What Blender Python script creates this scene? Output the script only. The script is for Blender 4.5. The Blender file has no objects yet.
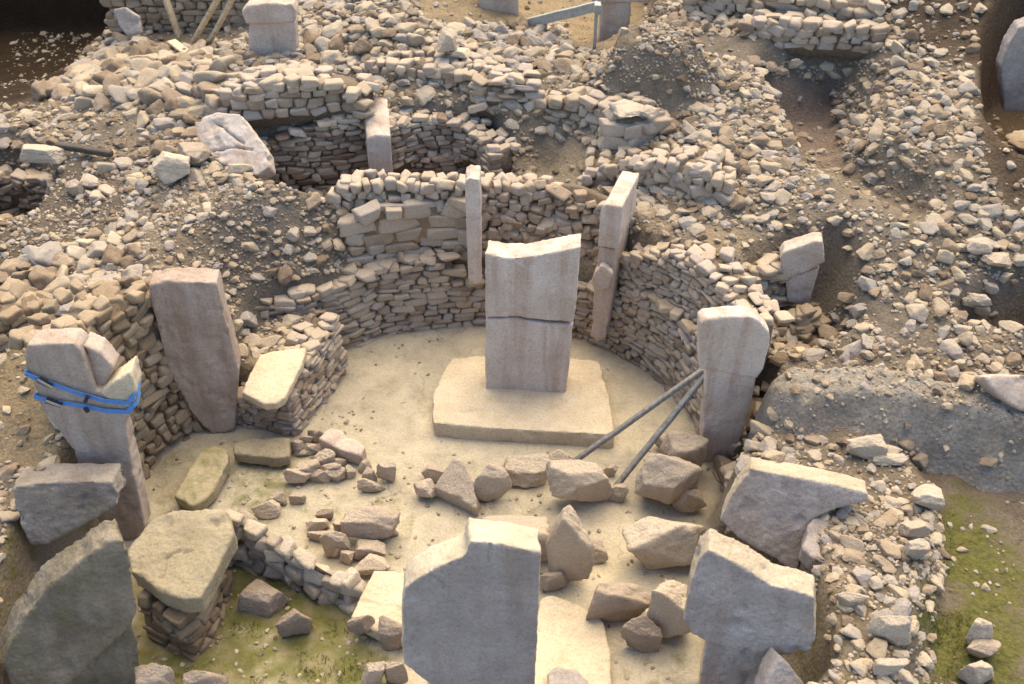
import bpy, bmesh, math, random
import numpy as np
from mathutils import Vector
random.seed(7)
RNG = np.random.default_rng(11)
SC = bpy.context.scene
COL = SC.collection
R = math.radians

# ------------------------------------------------------------------ camera, world, sun, exposure
CAM_H, PITCH, FPX = 11.5, R(38.0), 1000.0
CX, CY = 512.0, 342.0
cam = bpy.data.cameras.new('camera')
cam.lens = 36.0 * FPX / 1024.0
cam.sensor_width = 36.0
cam.clip_end = 2000.0
cam.dof.use_dof = True
cam.dof.focus_distance = 15.0
cam.dof.aperture_fstop = 1.0
camo = bpy.data.objects.new('camera', cam)
camo.location = (0, 0, CAM_H)
camo.rotation_euler = (math.pi / 2 - PITCH, 0, 0)
COL.objects.link(camo)
SC.camera = camo

SUN_EL, SUN_AZ = R(60), R(12)          # azimuth measured from +Y towards +X: the light comes from behind the site
w = bpy.data.worlds.new('World')
SC.world = w
w.use_nodes = True
nt = w.node_tree
sky = nt.nodes.new('ShaderNodeTexSky')
sky.sky_type = 'NISHITA'
sky.sun_disc = False
sky.sun_elevation = SUN_EL
sky.sun_rotation = SUN_AZ
nt.links.new(sky.outputs[0], nt.nodes['Background'].inputs[0])
nt.nodes['Background'].inputs[1].default_value = 0.15
sun = bpy.data.lights.new('sun', 'SUN')
sun.energy = 3.4
sun.angle = R(75)
sun.color = (1.0, 0.79, 0.47)
suno = bpy.data.objects.new('sun', sun)
suno.rotation_euler = (math.pi / 2 - SUN_EL, 0, math.pi - SUN_AZ)
suno.location = (4, 20, 30)
COL.objects.link(suno)
SC.view_settings.view_transform = 'Standard'
SC.view_settings.look = 'None'
SC.view_settings.gamma = 1.0
SC.view_settings.exposure = 1.25

# ------------------------------------------------------------------ helpers: measuring
SP, CP = math.sin(PITCH), math.cos(PITCH)

def ray(u, v):
    xc, yc = (u - CX) / FPX, (CY - v) / FPX
    return np.array([xc, CP + yc * SP, -SP + yc * CP])

def W(u, v, z):
    d = ray(u, v)
    t = (z - CAM_H) / d[2]
    return np.array([0, 0, CAM_H]) + d * t

def zat(x, y, v):
    yc = (CY - v) / FPX
    dz = (yc * y * CP - y * SP) / (CP + yc * SP)
    return CAM_H + dz

def proj(P):
    P = np.asarray(P, float)
    x, y, z = P[..., 0], P[..., 1], P[..., 2] - CAM_H
    dep = y * CP - z * SP
    dep = np.where(dep < 0.1, 0.1, dep)
    return CX + FPX * x / dep, CY - FPX * (y * SP + z * CP) / dep, dep

def polyW(pts, z):
    return np.array([W(u, v, z)[:2] for u, v in pts])

def sdf(poly, X, Y):
    """signed distance, negative inside"""
    X = np.asarray(X, float); Y = np.asarray(Y, float)
    n = len(poly)
    d = np.full(X.shape, 1e9)
    ins = np.zeros(X.shape, bool)
    for i in range(n):
        ax, ay = poly[i]; bx, by = poly[(i + 1) % n]
        ex, ey = bx - ax, by - ay
        L = ex * ex + ey * ey + 1e-12
        t = np.clip(((X - ax) * ex + (Y - ay) * ey) / L, 0, 1)
        d = np.minimum(d, np.hypot(X - ax - t * ex, Y - ay - t * ey))
        c = ((ay > Y) != (by > Y)) & (X < (bx - ax) * (Y - ay) / (by - ay + 1e-12) + ax)
        ins ^= c
    return np.where(ins, -d, d)

def smooth(a, b, x):
    t = np.clip((x - a) / (b - a), 0, 1)
    return t * t * (3 - 2 * t)

# ------------------------------------------------------------------ helpers: noise
def _hash(ix, iy, iz, seed):
    h = (ix.astype(np.int64) * 374761393 + iy.astype(np.int64) * 668265263 + iz.astype(np.int64) * 2147483647 + seed * 974711) & 0xffffffff
    h = ((h ^ (h >> 13)) * 1274126177) & 0xffffffff
    h = (h ^ (h >> 16)) & 0xffff
    return h / 65535.0

def vnoise(P, seed=0):
    P = np.asarray(P, float)
    I = np.floor(P); F = P - I
    F = F * F * (3 - 2 * F)
    I = I.astype(np.int64)
    r = 0
    for dx in (0, 1):
        wx = F[:, 0] if dx else 1 - F[:, 0]
        for dy in (0, 1):
            wy = F[:, 1] if dy else 1 - F[:, 1]
            for dz in (0, 1):
                wz = F[:, 2] if dz else 1 - F[:, 2]
                r = r + wx * wy * wz * _hash(I[:, 0] + dx, I[:, 1] + dy, I[:, 2] + dz, seed)
    return r * 2 - 1

def fbm(P, seed=0, oct=4):
    r = 0; a = 1.0; s = 0
    P = np.asarray(P, float)
    for o in range(oct):
        r = r + a * vnoise(P * (2.03 ** o) + o * 17.3, seed + o)
        s += a; a *= 0.5
    return r / s

# ------------------------------------------------------------------ helpers: materials
def newmat(name):
    m = bpy.data.materials.new(name)
    m.use_nodes = True
    n = m.node_tree.nodes
    return m, m.node_tree, n['Principled BSDF']

def ramp(t, stops):
    r = t.nodes.new('ShaderNodeValToRGB')
    e = r.color_ramp.elements
    while len(e) < len(stops): e.new(0.5)
    for k, (p, c) in enumerate(stops):
        e[k].position = p
        e[k].color = (*c, 1)
    return r

def noise(t, scale, detail=6, rough=0.6, vec=None):
    n = t.nodes.new('ShaderNodeTexNoise')
    n.inputs['Scale'].default_value = scale
    n.inputs['Detail'].default_value = detail
    n.inputs['Roughness'].default_value = rough
    if vec is not None: t.links.new(vec, n.inputs['Vector'])
    return n

def mixc(t, kind, fac, a, b):
    m = t.nodes.new('ShaderNodeMix')
    m.data_type = 'RGBA'; m.blend_type = kind
    for sock, val in ((m.inputs[0], fac), (m.inputs[6], a), (m.inputs[7], b)):
        if hasattr(val, 'is_linked') or hasattr(val, 'links'): t.links.new(val, sock)
        elif isinstance(val, (int, float)): sock.default_value = val
        else: sock.default_value = (*val, 1)
    return m.outputs[2]

def geopos(t):
    return t.nodes.new('ShaderNodeNewGeometry').outputs['Position']

def bumpy(t, bsdf, height, strength, dist):
    b = t.nodes.new('ShaderNodeBump')
    b.inputs['Strength'].default_value = strength
    b.inputs['Distance'].default_value = dist
    t.links.new(height, b.inputs['Height'])
    t.links.new(b.outputs[0], bsdf.inputs['Normal'])

def math_n(t, op, a, b):
    m = t.nodes.new('ShaderNodeMath'); m.operation = op
    for k, val in enumerate((a, b)):
        if isinstance(val, (int, float)): m.inputs[k].default_value = val
        else: t.links.new(val, m.inputs[k])
    return m.outputs[0]

def rubble_mat(name, stops, bump=0.5):
    m, t, b = newmat(name)
    at = t.nodes.new('ShaderNodeAttribute'); at.attribute_name = 'tint'
    pos = geopos(t)
    r = ramp(t, stops)
    n1 = noise(t, 5.0, 5, 0.6, pos)
    f = math_n(t, 'ADD', at.outputs['Fac'], math_n(t, 'MULTIPLY', math_n(t, 'SUBTRACT', n1.outputs[0], 0.5), 0.5))
    t.links.new(f, r.inputs[0])
    n2 = noise(t, 38.0, 8, 0.7, pos)
    r2 = ramp(t, [(0.25, (0.62, 0.58, 0.54)), (0.5, (1, 1, 1)), (0.8, (1.22, 1.2, 1.15))])
    t.links.new(n2.outputs[0], r2.inputs[0])
    c = mixc(t, 'MULTIPLY', 1.0, r.outputs[0], r2.outputs[0])
    t.links.new(c, b.inputs['Base Color'])
    b.inputs['Roughness'].default_value = 0.92
    b.inputs['Specular IOR Level'].default_value = 0.15
    n3 = noise(t, 24.0, 10, 0.72, pos)
    bumpy(t, b, n3.outputs[0], bump, 0.05)
    return m

STONE_STOPS = [(0.0, (0.15, 0.11, 0.075)), (0.25, (0.27, 0.21, 0.15)), (0.55, (0.395, 0.325, 0.235)), (0.8, (0.29, 0.26, 0.235)), (1.0, (0.46, 0.385, 0.275))]
M_STONE = rubble_mat('fieldstone', STONE_STOPS)
M_WALL = rubble_mat('wall stone', [(0.0, (0.19, 0.135, 0.10)), (0.3, (0.33, 0.26, 0.19)), (0.6, (0.42, 0.345, 0.26)), (1.0, (0.36, 0.31, 0.27))])
M_BROWN = rubble_mat('brown wall stone', [(0.0, (0.14, 0.10, 0.065)), (0.4, (0.25, 0.19, 0.125)), (1.0, (0.36, 0.285, 0.20))])
M_BOULDER = rubble_mat('pink limestone', [(0.0, (0.27, 0.21, 0.165)), (0.3, (0.40, 0.325, 0.255)), (0.65, (0.50, 0.415, 0.32)), (1.0, (0.56, 0.48, 0.37))], 1.0)

def mortar_mat():
    m, t, b = newmat('earth mortar')
    pos = geopos(t)
    n = noise(t, 18, 8, 0.7, pos)
    r = ramp(t, [(0.3, (0.09, 0.065, 0.045)), (0.7, (0.20, 0.155, 0.11))])
    t.links.new(n.outputs[0], r.inputs[0]); t.links.new(r.outputs[0], b.inputs['Base Color'])
    b.inputs['Roughness'].default_value = 1.0
    bumpy(t, b, n.outputs[0], 0.8, 0.05)
    return m
M_MORTAR = mortar_mat()

def slab_mat(name, lo, hi, streak=(0.24, 0.15, 0.10), streak_amt=0.5, moss=0.0, mosscol=(0.16, 0.15, 0.05), bump=0.35, pit=0.25, grain=1.0):
    """worked limestone: mottling, brown run-off streaks down the face, fine pitting, optional lichen"""
    m, t, b = newmat(name)
    tc = t.nodes.new('ShaderNodeTexCoord')
    pos = geopos(t)
    n1 = noise(t, 1.7, 6, 0.62, pos)
    r1 = ramp(t, [(0.3, lo), (0.68, hi)])
    t.links.new(n1.outputs[0], r1.inputs[0])
    mp = t.nodes.new('ShaderNodeMapping'); mp.inputs['Scale'].default_value = (3.4, 3.4, 0.22)
    t.links.new(pos, mp.inputs[0])
    n2 = noise(t, 1.0, 5, 0.6, mp.outputs[0])
    r2 = ramp(t, [(0.46, (0, 0, 0)), (0.61, (1, 1, 1))])
    t.links.new(n2.outputs[0], r2.inputs[0])
    nb = noise(t, 2.6, 7, 0.7, pos)
    rb = ramp(t, [(0.3, (0.25, 0.25, 0.25)), (0.55, (1, 1, 1))]); t.links.new(nb.outputs[0], rb.inputs[0])
    c = mixc(t, 'MIX', math_n(t, 'MULTIPLY', math_n(t, 'MULTIPLY', r2.outputs[0], rb.outputs[0]), streak_amt), r1.outputs[0], streak)
    if moss > 0:
        n4 = noise(t, 3.1, 9, 0.75, pos)
        r4 = ramp(t, [(0.5 - 0.1 * moss, (0, 0, 0)), (0.62, (1, 1, 1))])
        t.links.new(n4.outputs[0], r4.inputs[0])
        c = mixc(t, 'MIX', math_n(t, 'MULTIPLY', r4.outputs[0], moss), c, mosscol)
    n3 = noise(t, 30 * grain, 10, 0.75, pos)
    r3 = ramp(t, [(0.28, (0.6, 0.58, 0.56)), (0.5, (1, 1, 1)), (0.78, (1.18, 1.16, 1.12))])
    t.links.new(n3.outputs[0], r3.inputs[0])
    c = mixc(t, 'MULTIPLY', 1.0, c, r3.outputs[0])
    t.links.new(c, b.inputs['Base Color'])
    b.inputs['Roughness'].default_value = 0.9
    b.inputs['Specular IOR Level'].default_value = 0.15
    v = t.nodes.new('ShaderNodeTexVoronoi'); v.inputs['Scale'].default_value = 14
    t.links.new(pos, v.inputs['Vector'])
    n5 = noise(t, 9, 12, 0.7, pos)
    v2 = t.nodes.new('ShaderNodeTexVoronoi'); v2.inputs['Scale'].default_value = 46
    t.links.new(pos, v2.inputs['Vector'])
    n6 = noise(t, 4.0, 4, 0.6, pos)
    pits = math_n(t, 'MULTIPLY', math_n(t, 'MINIMUM', v2.outputs['Distance'], 0.35), math_n(t, 'MULTIPLY', n6.outputs[0], 1.1))
    h = math_n(t, 'ADD', math_n(t, 'ADD', n5.outputs[0], pits), math_n(t, 'MULTIPLY', v.outputs['Distance'], pit))
    bumpy(t, b, h, bump, 0.06)
    return m

M_PILLAR = slab_mat('pale pillar limestone', (0.44, 0.37, 0.31), (0.56, 0.485, 0.42), (0.32, 0.215, 0.145), 0.55)
M_PINK = slab_mat('pinkish pillar limestone', (0.38, 0.31, 0.25), (0.50, 0.415, 0.345), (0.28, 0.185, 0.125), 0.4)
M_BROWNP = slab_mat('brown stained limestone', (0.32, 0.255, 0.205), (0.43, 0.355, 0.295), (0.23, 0.145, 0.095), 0.5)
M_GREY = slab_mat('grey limestone', (0.27, 0.24, 0.22), (0.39, 0.345, 0.31), (0.20, 0.16, 0.13), 0.35, bump=0.55)
M_GREYW = slab_mat('weathered grey limestone', (0.25, 0.21, 0.175), (0.36, 0.31, 0.26), (0.16, 0.12, 0.09), 0.4, 0.3, (0.15, 0.14, 0.07), bump=0.6, pit=0.45)
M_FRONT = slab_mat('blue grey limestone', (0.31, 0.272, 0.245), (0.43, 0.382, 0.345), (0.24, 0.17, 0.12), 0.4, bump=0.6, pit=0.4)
M_PALE = slab_mat('warm pale limestone', (0.34, 0.28, 0.20), (0.48, 0.41, 0.31), (0.24, 0.18, 0.12), 0.3, bump=0.6, pit=0.5)
M_LICHEN = slab_mat('lichened limestone', (0.14, 0.115, 0.085), (0.27, 0.23, 0.175), (0.09, 0.07, 0.05), 0.4, 0.55, (0.13, 0.12, 0.06), bump=0.6, pit=0.5)
M_CREAM = slab_mat('cream limestone', (0.44, 0.36, 0.25), (0.55, 0.47, 0.34), (0.33, 0.24, 0.15), 0.2)
M_MOSSY = slab_mat('mossy limestone', (0.30, 0.25, 0.16), (0.42, 0.36, 0.25), (0.22, 0.18, 0.10), 0.2, 0.6, (0.13, 0.15, 0.04))
M_SLABY = slab_mat('yellowish weathered limestone', (0.23, 0.195, 0.13), (0.34, 0.29, 0.205), (0.22, 0.18, 0.11), 0.25, 0.3, (0.20, 0.18, 0.08), bump=0.5, pit=0.4)

def simple_mat(name, col, rough=0.6, metal=0.0, var=0.35, scale=9):
    m, t, b = newmat(name)
    tc = t.nodes.new('ShaderNodeTexCoord')
    n = noise(t, scale, 6, 0.6, tc.outputs['Object'])
    r = ramp(t, [(0.3, tuple(c * (1 - var) for c in col)), (0.7, tuple(min(1, c * (1 + var)) for c in col))])
    t.links.new(n.outputs[0], r.inputs[0]); t.links.new(r.outputs[0], b.inputs['Base Color'])
    b.inputs['Roughness'].default_value = rough; b.inputs['Metallic'].default_value = metal
    bumpy(t, b, n.outputs[0], 0.15, 0.01)
    return m
M_TIMBER = simple_mat('weathered grey timber', (0.20, 0.18, 0.15), 0.8)
M_PROP = simple_mat('dull grey metal', (0.19, 0.18, 0.165), 0.6, 0.0, 0.4, 14)
M_WOOD = simple_mat('pale sawn timber', (0.42, 0.35, 0.24), 0.8)
M_DARKWOOD = simple_mat('dark timber', (0.05, 0.04, 0.03), 0.8)
M_STEEL = simple_mat('grey painted steel', (0.27, 0.27, 0.24), 0.6, 0.1, 0.2)
M_STRAP = simple_mat('blue webbing', (0.07, 0.21, 0.50), 0.7, 0, 0.2, 30)
M_BUCKLE = simple_mat('dark buckle steel', (0.03, 0.04, 0.07), 0.45, 0.5)

# ------------------------------------------------------------------ helpers: meshes and objects
class Acc:
    """collects vertex and face arrays that become one mesh object"""
    def __init__(self):
        self.V = []; self.F3 = []; self.F4 = []; self.T = []; self.M3 = []; self.M4 = []; self.n = 0
    def add(self, V, F, tint=0.5, mi=0):
        V = np.asarray(V, np.float32); F = np.asarray(F, np.int64)
        self.V.append(V)
        self.T.append(np.full(len(V), tint, np.float32) if np.isscalar(tint) else tint)
        (self.F3 if F.shape[1] == 3 else self.F4).append(F + self.n)
        (self.M3 if F.shape[1] == 3 else self.M4).append(np.full(len(F), mi, np.int32))
        self.n += len(V)
    def mesh(self, name, mats, smoothed=True):
        V = np.concatenate(self.V)
        F3 = np.concatenate(self.F3) if self.F3 else np.zeros((0, 3), np.int64)
        F4 = np.concatenate(self.F4) if self.F4 else np.zeros((0, 4), np.int64)
        me = bpy.data.meshes.new(name)
        me.vertices.add(len(V)); me.vertices.foreach_set('co', V.ravel())
        loops = np.concatenate([F3.ravel(), F4.ravel()]).astype(np.int32)
        starts = np.concatenate([np.arange(len(F3)) * 3, len(F3) * 3 + np.arange(len(F4)) * 4]).astype(np.int32)
        me.loops.add(len(loops)); me.loops.foreach_set('vertex_index', loops)
        me.polygons.add(len(starts)); me.polygons.foreach_set('loop_start', starts)
        mi = np.concatenate([np.concatenate(self.M3) if self.M3 else np.zeros(0, np.int32), np.concatenate(self.M4) if self.M4 else np.zeros(0, np.int32)]).astype(np.int32)
        for m in mats: me.materials.append(m)
        me.polygons.foreach_set('material_index', mi)
        me.polygons.foreach_set('use_smooth', np.full(len(starts), smoothed))
        a = me.attributes.new('tint', 'FLOAT', 'POINT')
        a.data.foreach_set('value', np.concatenate(self.T).astype(np.float32))
        me.update(); me.validate()
        return me

def link(name, me, parent=None):
    o = bpy.data.objects.new(name, me)
    COL.objects.link(o)
    if parent is not None: o.parent = parent
    return o

def tag(o, label=None, cat=None, group=None, kind=None):
    if label: o['label'] = label
    if cat: o['category'] = cat
    if group: o['group'] = group
    if kind: o['kind'] = kind
    elif cat: o['kind'] = 'thing'
    return o

def origin_to(o, p):
    """move a mesh object's origin to p without moving its surface"""
    me = o.data
    V = np.empty(len(me.vertices) * 3, np.float32); me.vertices.foreach_get('co', V)
    V = V.reshape(-1, 3) - np.asarray(p, np.float32)
    me.vertices.foreach_set('co', V.ravel()); me.update()
    o.location = tuple(float(c) for c in p)

def empty(name, p):
    o = bpy.data.objects.new(name, None); COL.objects.link(o)
    o.empty_display_size = 0.2
    o.location = tuple(float(c) for c in p)
    return o

def adopt(root, o):
    """parent o (built in world coordinates) to the unrotated Empty root"""
    o.parent = root
    o.location = tuple(np.array(o.location) - np.array(root.location))

# ------------------------------------------------------------------ stone shapes
def ico(n):
    bm = bmesh.new(); bmesh.ops.create_icosphere(bm, subdivisions=n, radius=1.0)
    bm.verts.ensure_lookup_table()
    V = np.array([v.co[:] for v in bm.verts]); F = np.array([[v.index for v in f.verts] for f in bm.faces])
    bm.free()
    V /= np.linalg.norm(V, axis=1, keepdims=True)
    return V, F
ICO = {n: ico(n) for n in (1, 2, 3, 4, 5)}

def cubedirs(n):
    bm = bmesh.new(); bmesh.ops.create_cube(bm, size=2.0)
    bmesh.ops.subdivide_edges(bm, edges=bm.edges[:], cuts=n - 1, use_grid_fill=True)
    bm.verts.ensure_lookup_table()
    V = np.array([v.co[:] for v in bm.verts]); F = np.array([[v.index for v in f.verts] for f in bm.faces])
    bm.free()
    V = np.sign(V) * np.abs(V) ** 0.85
    V /= np.linalg.norm(V, axis=1, keepdims=True)
    return V, F
ICO['c5'] = cubedirs(5); ICO['c7'] = cubedirs(7)

def rock(level, seed, p=14, k=13, boxy=0.0, rough=0.05, skew=0.16, cut=(1.02, 1.38)):
    """a faceted stone: smooth minimum of random planes, about unit half-size"""
    rg = np.random.default_rng(seed)
    D, F = ICO[level]
    N = rg.normal(size=(k, 3)); N /= np.linalg.norm(N, axis=1, keepdims=True)
    h = rg.uniform(0.78, 1.08, k)
    if boxy > 0:
        ax = np.array([[1, 0, 0], [-1, 0, 0], [0, 1, 0], [0, -1, 0], [0, 0, 1], [0, 0, -1]], float)
        ax += rg.normal(size=ax.shape) * skew
        ax /= np.linalg.norm(ax, axis=1, keepdims=True)
        N = np.vstack([ax, N[: max(3, k // 2)]])
        h = np.concatenate([rg.uniform(0.86, 1.0, 6), rg.uniform(cut[0], cut[1], max(3, k // 2)) * (1 - 0.12 * (1 - boxy))])
    dots = np.maximum(D @ N.T, 0) / h
    r = (dots ** p).sum(1) ** (-1.0 / p)
    r = np.minimum(r, 1.75)
    V = D * r[:, None]
    if rough > 0:
        V = V * (1 + rough * fbm(V * 2.2 + seed % 97, seed % 1000, 3))[:, None]
    return V, F
WALLROCK = {2: [rock('c5', 1000 + i, p=30, k=8, boxy=1.0, rough=0.10, skew=0.17, cut=(1.05, 1.4)) for i in range(48)],
            3: [rock('c7', 1000 + i, p=30, k=8, boxy=1.0, rough=0.10, skew=0.14, cut=(1.05, 1.4)) for i in range(30)]}
FIELD3R = [rock(3, 2500 + i, p=60, k=11, boxy=0.5 * (i % 2), rough=0.10, skew=0.3, cut=(0.92, 1.2)) for i in range(40)]
FIELD2 = [rock(2, 2000 + i, p=30, k=11, rough=0.10) for i in range(36)]
FIELD1 = [rock(1, 3000 + i, p=7, k=12, rough=0.05) for i in range(24)]

def rotz(a):
    c, s = math.cos(a), math.sin(a)
    return np.array([[c, -s, 0], [s, c, 0], [0, 0, 1]])
def roty(a):
    c, s = math.cos(a), math.sin(a)
    return np.array([[c, 0, s], [0, 1, 0], [-s, 0, c]])
def rotx(a):
    c, s = math.cos(a), math.sin(a)
    return np.array([[1, 0, 0], [0, c, -s], [0, s, c]])

# ------------------------------------------------------------------ terrain
# control points of the upper ground: pixel where it was measured, and its height in metres
CTRL = [(20,110,2.5),(60,130,2.6),(100,150,2.7),(150,200,2.6),(60,170,2.5),(100,200,2.4),(90,250,2.2),(150,250,2.4),(200,220,2.6),
 (250,220,2.7),(300,210,2.7),(250,262,2.2),(290,262,2.15),(330,250,2.2),(350,205,2.65),(450,196,2.6),(560,195,2.5),(600,200,2.3),(590,160,2.5),(545,130,2.7),
 (200,130,2.95),(150,110,3.1),(100,100,2.9),(200,80,3.3),(260,72,3.5),(330,60,3.4),(300,124,2.9),(350,114,2.9),(270,135,2.8),(400,104,2.95),(380,92,3.08),(430,93,3.08),(480,98,3.02),(505,112,2.88),(450,108,2.92),
 (500,122,2.8),(520,60,3.35),(450,45,3.45),(580,85,3.25),(640,90,3.3),(700,80,3.4),(740,60,3.6),(850,50,3.7),(760,44,3.7),(900,80,3.6),
 (880,150,3.2),(960,200,2.9),(1000,230,2.6),(700,140,3.0),(740,160,2.9),(700,190,2.65),(760,200,2.7),(740,240,2.35),(720,262,2.35),(840,230,2.7),(900,260,2.5),
 (860,320,2.0),(960,330,2.0),(1010,360,1.8),(850,360,1.75),(780,340,1.3),(760,360,1.5),(770,390,1.55),(880,440,1.5),(850,480,1.55),(870,560,1.6),
 (850,640,1.5),(790,480,1.5),(900,684,1.45),(1000,430,1.4),(800,700,1.4),
 (20,300,2.1),(60,300,2.15),(100,310,2.35),(120,345,2.3),(60,336,2.1),(20,390,1.7),(30,430,1.5),(10,470,1.3),(20,560,1.1),(10,650,0.9),(0,740,0.8),(100,760,0.5),
 (60,95,2.6),(110,72,3.0),(50,62,2.0),(40,20,2.4),(-40,40,2.5),(105,25,2.5),(160,45,2.7),(200,46,2.7),(235,45,2.75),(200,30,2.6),(280,40,3.4),(300,-30,3.5),
 (400,20,3.9),(470,20,3.6),(540,30,3.3),(590,45,3.2),(540,-20,3.2),(660,20,3.7),(720,15,3.8),(800,20,3.9),(900,20,4.2),(980,40,4.0),(1000,0,4.8),(900,-40,5.0),
 (400,-60,4.6),(650,-60,4.6),(1150,100,4.5),(1150,300,2.6),(1150,500,1.2),(-150,300,2.6),(-150,500,1.6),(-150,150,3.5)]
CP_W = np.array([W(u, v, z) for u, v, z in CTRL] + [np.array([x, 29.5, 6.5]) for x in (-17, -14, -11.5)])

def rbf_fit(P):
    d = np.hypot(P[:, None, 0] - P[None, :, 0], P[:, None, 1] - P[None, :, 1])
    n = len(P)
    A = np.zeros((n + 1, n + 1)); A[:n, :n] = np.sqrt(d * d + 0.5) - np.eye(n) * 0.15
    A[:n, n] = 1; A[n, :n] = 1
    b = np.zeros(n + 1); b[:n] = P[:, 2]
    return np.linalg.solve(A, b)
RBF = rbf_fit(CP_W)

P_LEDGE_W = polyW([(243,312),(300,298),(352,280),(352,340),(243,350)], 1.45)
P_LEDGE = polyW([(349,276),(368,262),(400,258),(448,253),(490,256),(600,260),(624,283),(650,295),(670,304),(690,318),(706,330),(724,345),(745,380),(762,420),(730,480),(600,420),(350,400)], 1.45)
P_BENCH = polyW([(236,352),(262,322),(300,312),(349,300),(349,340),(300,402),(234,395)], 1.0)
FLOOR_PX = [(349,352),(385,336),(430,330),(456,328),(485,326),(540,327),(575,339),(612,352),(643,369),(664,387),(685,411),(704,425),(744,430),(750,462),(734,482),(716,494),(702,520),(692,600),(700,684),(700,800),
            (20,800),(25,720),(45,640),(66,575),(104,530),(132,502),(143,479),(165,456),(190,436),(215,424),(234,420),(298,437),(325,403),(346,374)]
P_FLOOR = polyW(FLOOR_PX, 0.0)
P_RIGHT = polyW([(868,452),(905,462),(948,508),(942,570),(936,640),(918,700),(900,800),(1250,800),(1250,470),(1030,475),(960,455)], 0.95)
P_C = polyW([(255,215),(275,193),(320,190),(366,185),(398,181),(440,182),(482,177),(492,188),(492,236),(300,236)], 1.5)
P_C3 = polyW([(494,200),(520,172),(552,168),(566,186),(556,215),(500,222)], 1.95)
P_C2 = polyW([(390,165),(420,153),(450,151),(480,161),(488,170),(480,190),(400,190)], 2.1)
P_D = polyW([(-40,215),(20,205),(50,215),(55,235),(30,262),(0,275),(-40,280)], 1.2)
P_HOLE = polyW([(775,120),(803,166),(840,166),(848,135),(826,110)], 2.3)
P_EDGE = polyW([(985,112),(975,130),(985,182),(1010,202),(1110,205),(1110,90),(1005,95)], 2.3)
P_TL = polyW([(-90,104),(30,104),(62,84),(108,58),(128,36),(128,20),(-90,20)], 1.5)
P_DITCH = polyW([(806,158),(840,165),(880,188),(932,214),(918,226),(862,206),(808,182)], 2.5)
P_NOOK = polyW([(735,482),(800,500),(796,525),(800,575),(812,606),(816,645),(775,690),(765,740),(690,740),(690,482)], 1.5)
P_BACK = polyW([(418,8),(420,20),(520,26),(590,52),(640,45),(650,5),(560,-30),(420,-20)], 2.9)
P_TR = polyW([(748,310),(790,302),(822,300),(834,318),(842,350),(812,360),(772,356)], 1.2)
P_TRENCH = polyW([(955,345),(1040,322),(1040,345),(990,352)], 1.3)

def zfun(X, Y, detail=True):
    X = np.asarray(X, float); Y = np.asarray(Y, float)
    sh = X.shape
    x = X.ravel(); y = Y.ravel()
    xx = np.clip(x, -20, 20); yy = np.clip(y, 4.5, 36)
    z = np.full(x.shape, RBF[-1])
    for k in range(len(CP_W)):
        z += RBF[k] * np.sqrt((xx - CP_W[k, 0]) ** 2 + (yy - CP_W[k, 1]) ** 2 + 0.5)
    z = np.clip(z, 0.4, 8)
    out = np.hypot(x - xx, y - yy)
    z = z + (3.0 - z) * smooth(0, 40, out)
    if detail:
        P = np.stack([x * 0.9, y * 0.9, x * 0], 1)
        z = z + 0.10 * fbm(P, 5, 4) * (1 - smooth(0, 10, out))
    def cut(z, poly, zp, a=0.08, b=0.5):
        return zp + (z - zp) * smooth(a, b, sdf(poly, x, y))
    z = cut(z, P_LEDGE_W, 1.45, 0.0, 1.5)
    z = cut(z, P_LEDGE, 1.45)
    z = cut(z, P_TR, 1.25, -0.3, 0.35)
    z = cut(z, P_BENCH, 1.0, 0.0, 0.25)
    z = cut(z, P_C3, 1.95, -0.3, 0.8)
    z = cut(z, P_C2, 2.1)
    z = cut(z, P_C, 1.5)
    z = cut(z, P_D, 1.2, -0.3, 0.6)
    z = cut(z, P_TL, 1.2, -0.1, 0.5)
    z = cut(z, P_DITCH, 2.5, -0.2, 0.4)
    z = cut(z, P_HOLE, 2.3, -0.35, 0.85)
    z = cut(z, P_EDGE, 2.3, -0.1, 0.5)
    z = cut(z, P_BACK, 2.9, -0.1, 0.5)
    z = cut(z, P_TRENCH, 1.3, -0.2, 0.4)
    z = cut(z, P_NOOK, 0.15, -0.02, 0.3)
    z = cut(z, P_RIGHT, 1.05, -0.05, 0.4)
    sf = sdf(P_FLOOR, x, y)
    zf = 0.0
    if detail:
        zf = 0.018 * fbm(np.stack([x * 1.3, y * 1.3, x * 0], 1), 9, 4)
    z = zf + (z - zf) * smooth(0.06, 0.42, sf)
    if detail:
        rough = smooth(0.0, 0.5, sf)
        z = z + 0.055 * rough * fbm(np.stack([x * 5, y * 5, x * 0], 1), 21, 3) * (1 - smooth(0, 5, out))
    return z.reshape(sh)

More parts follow.
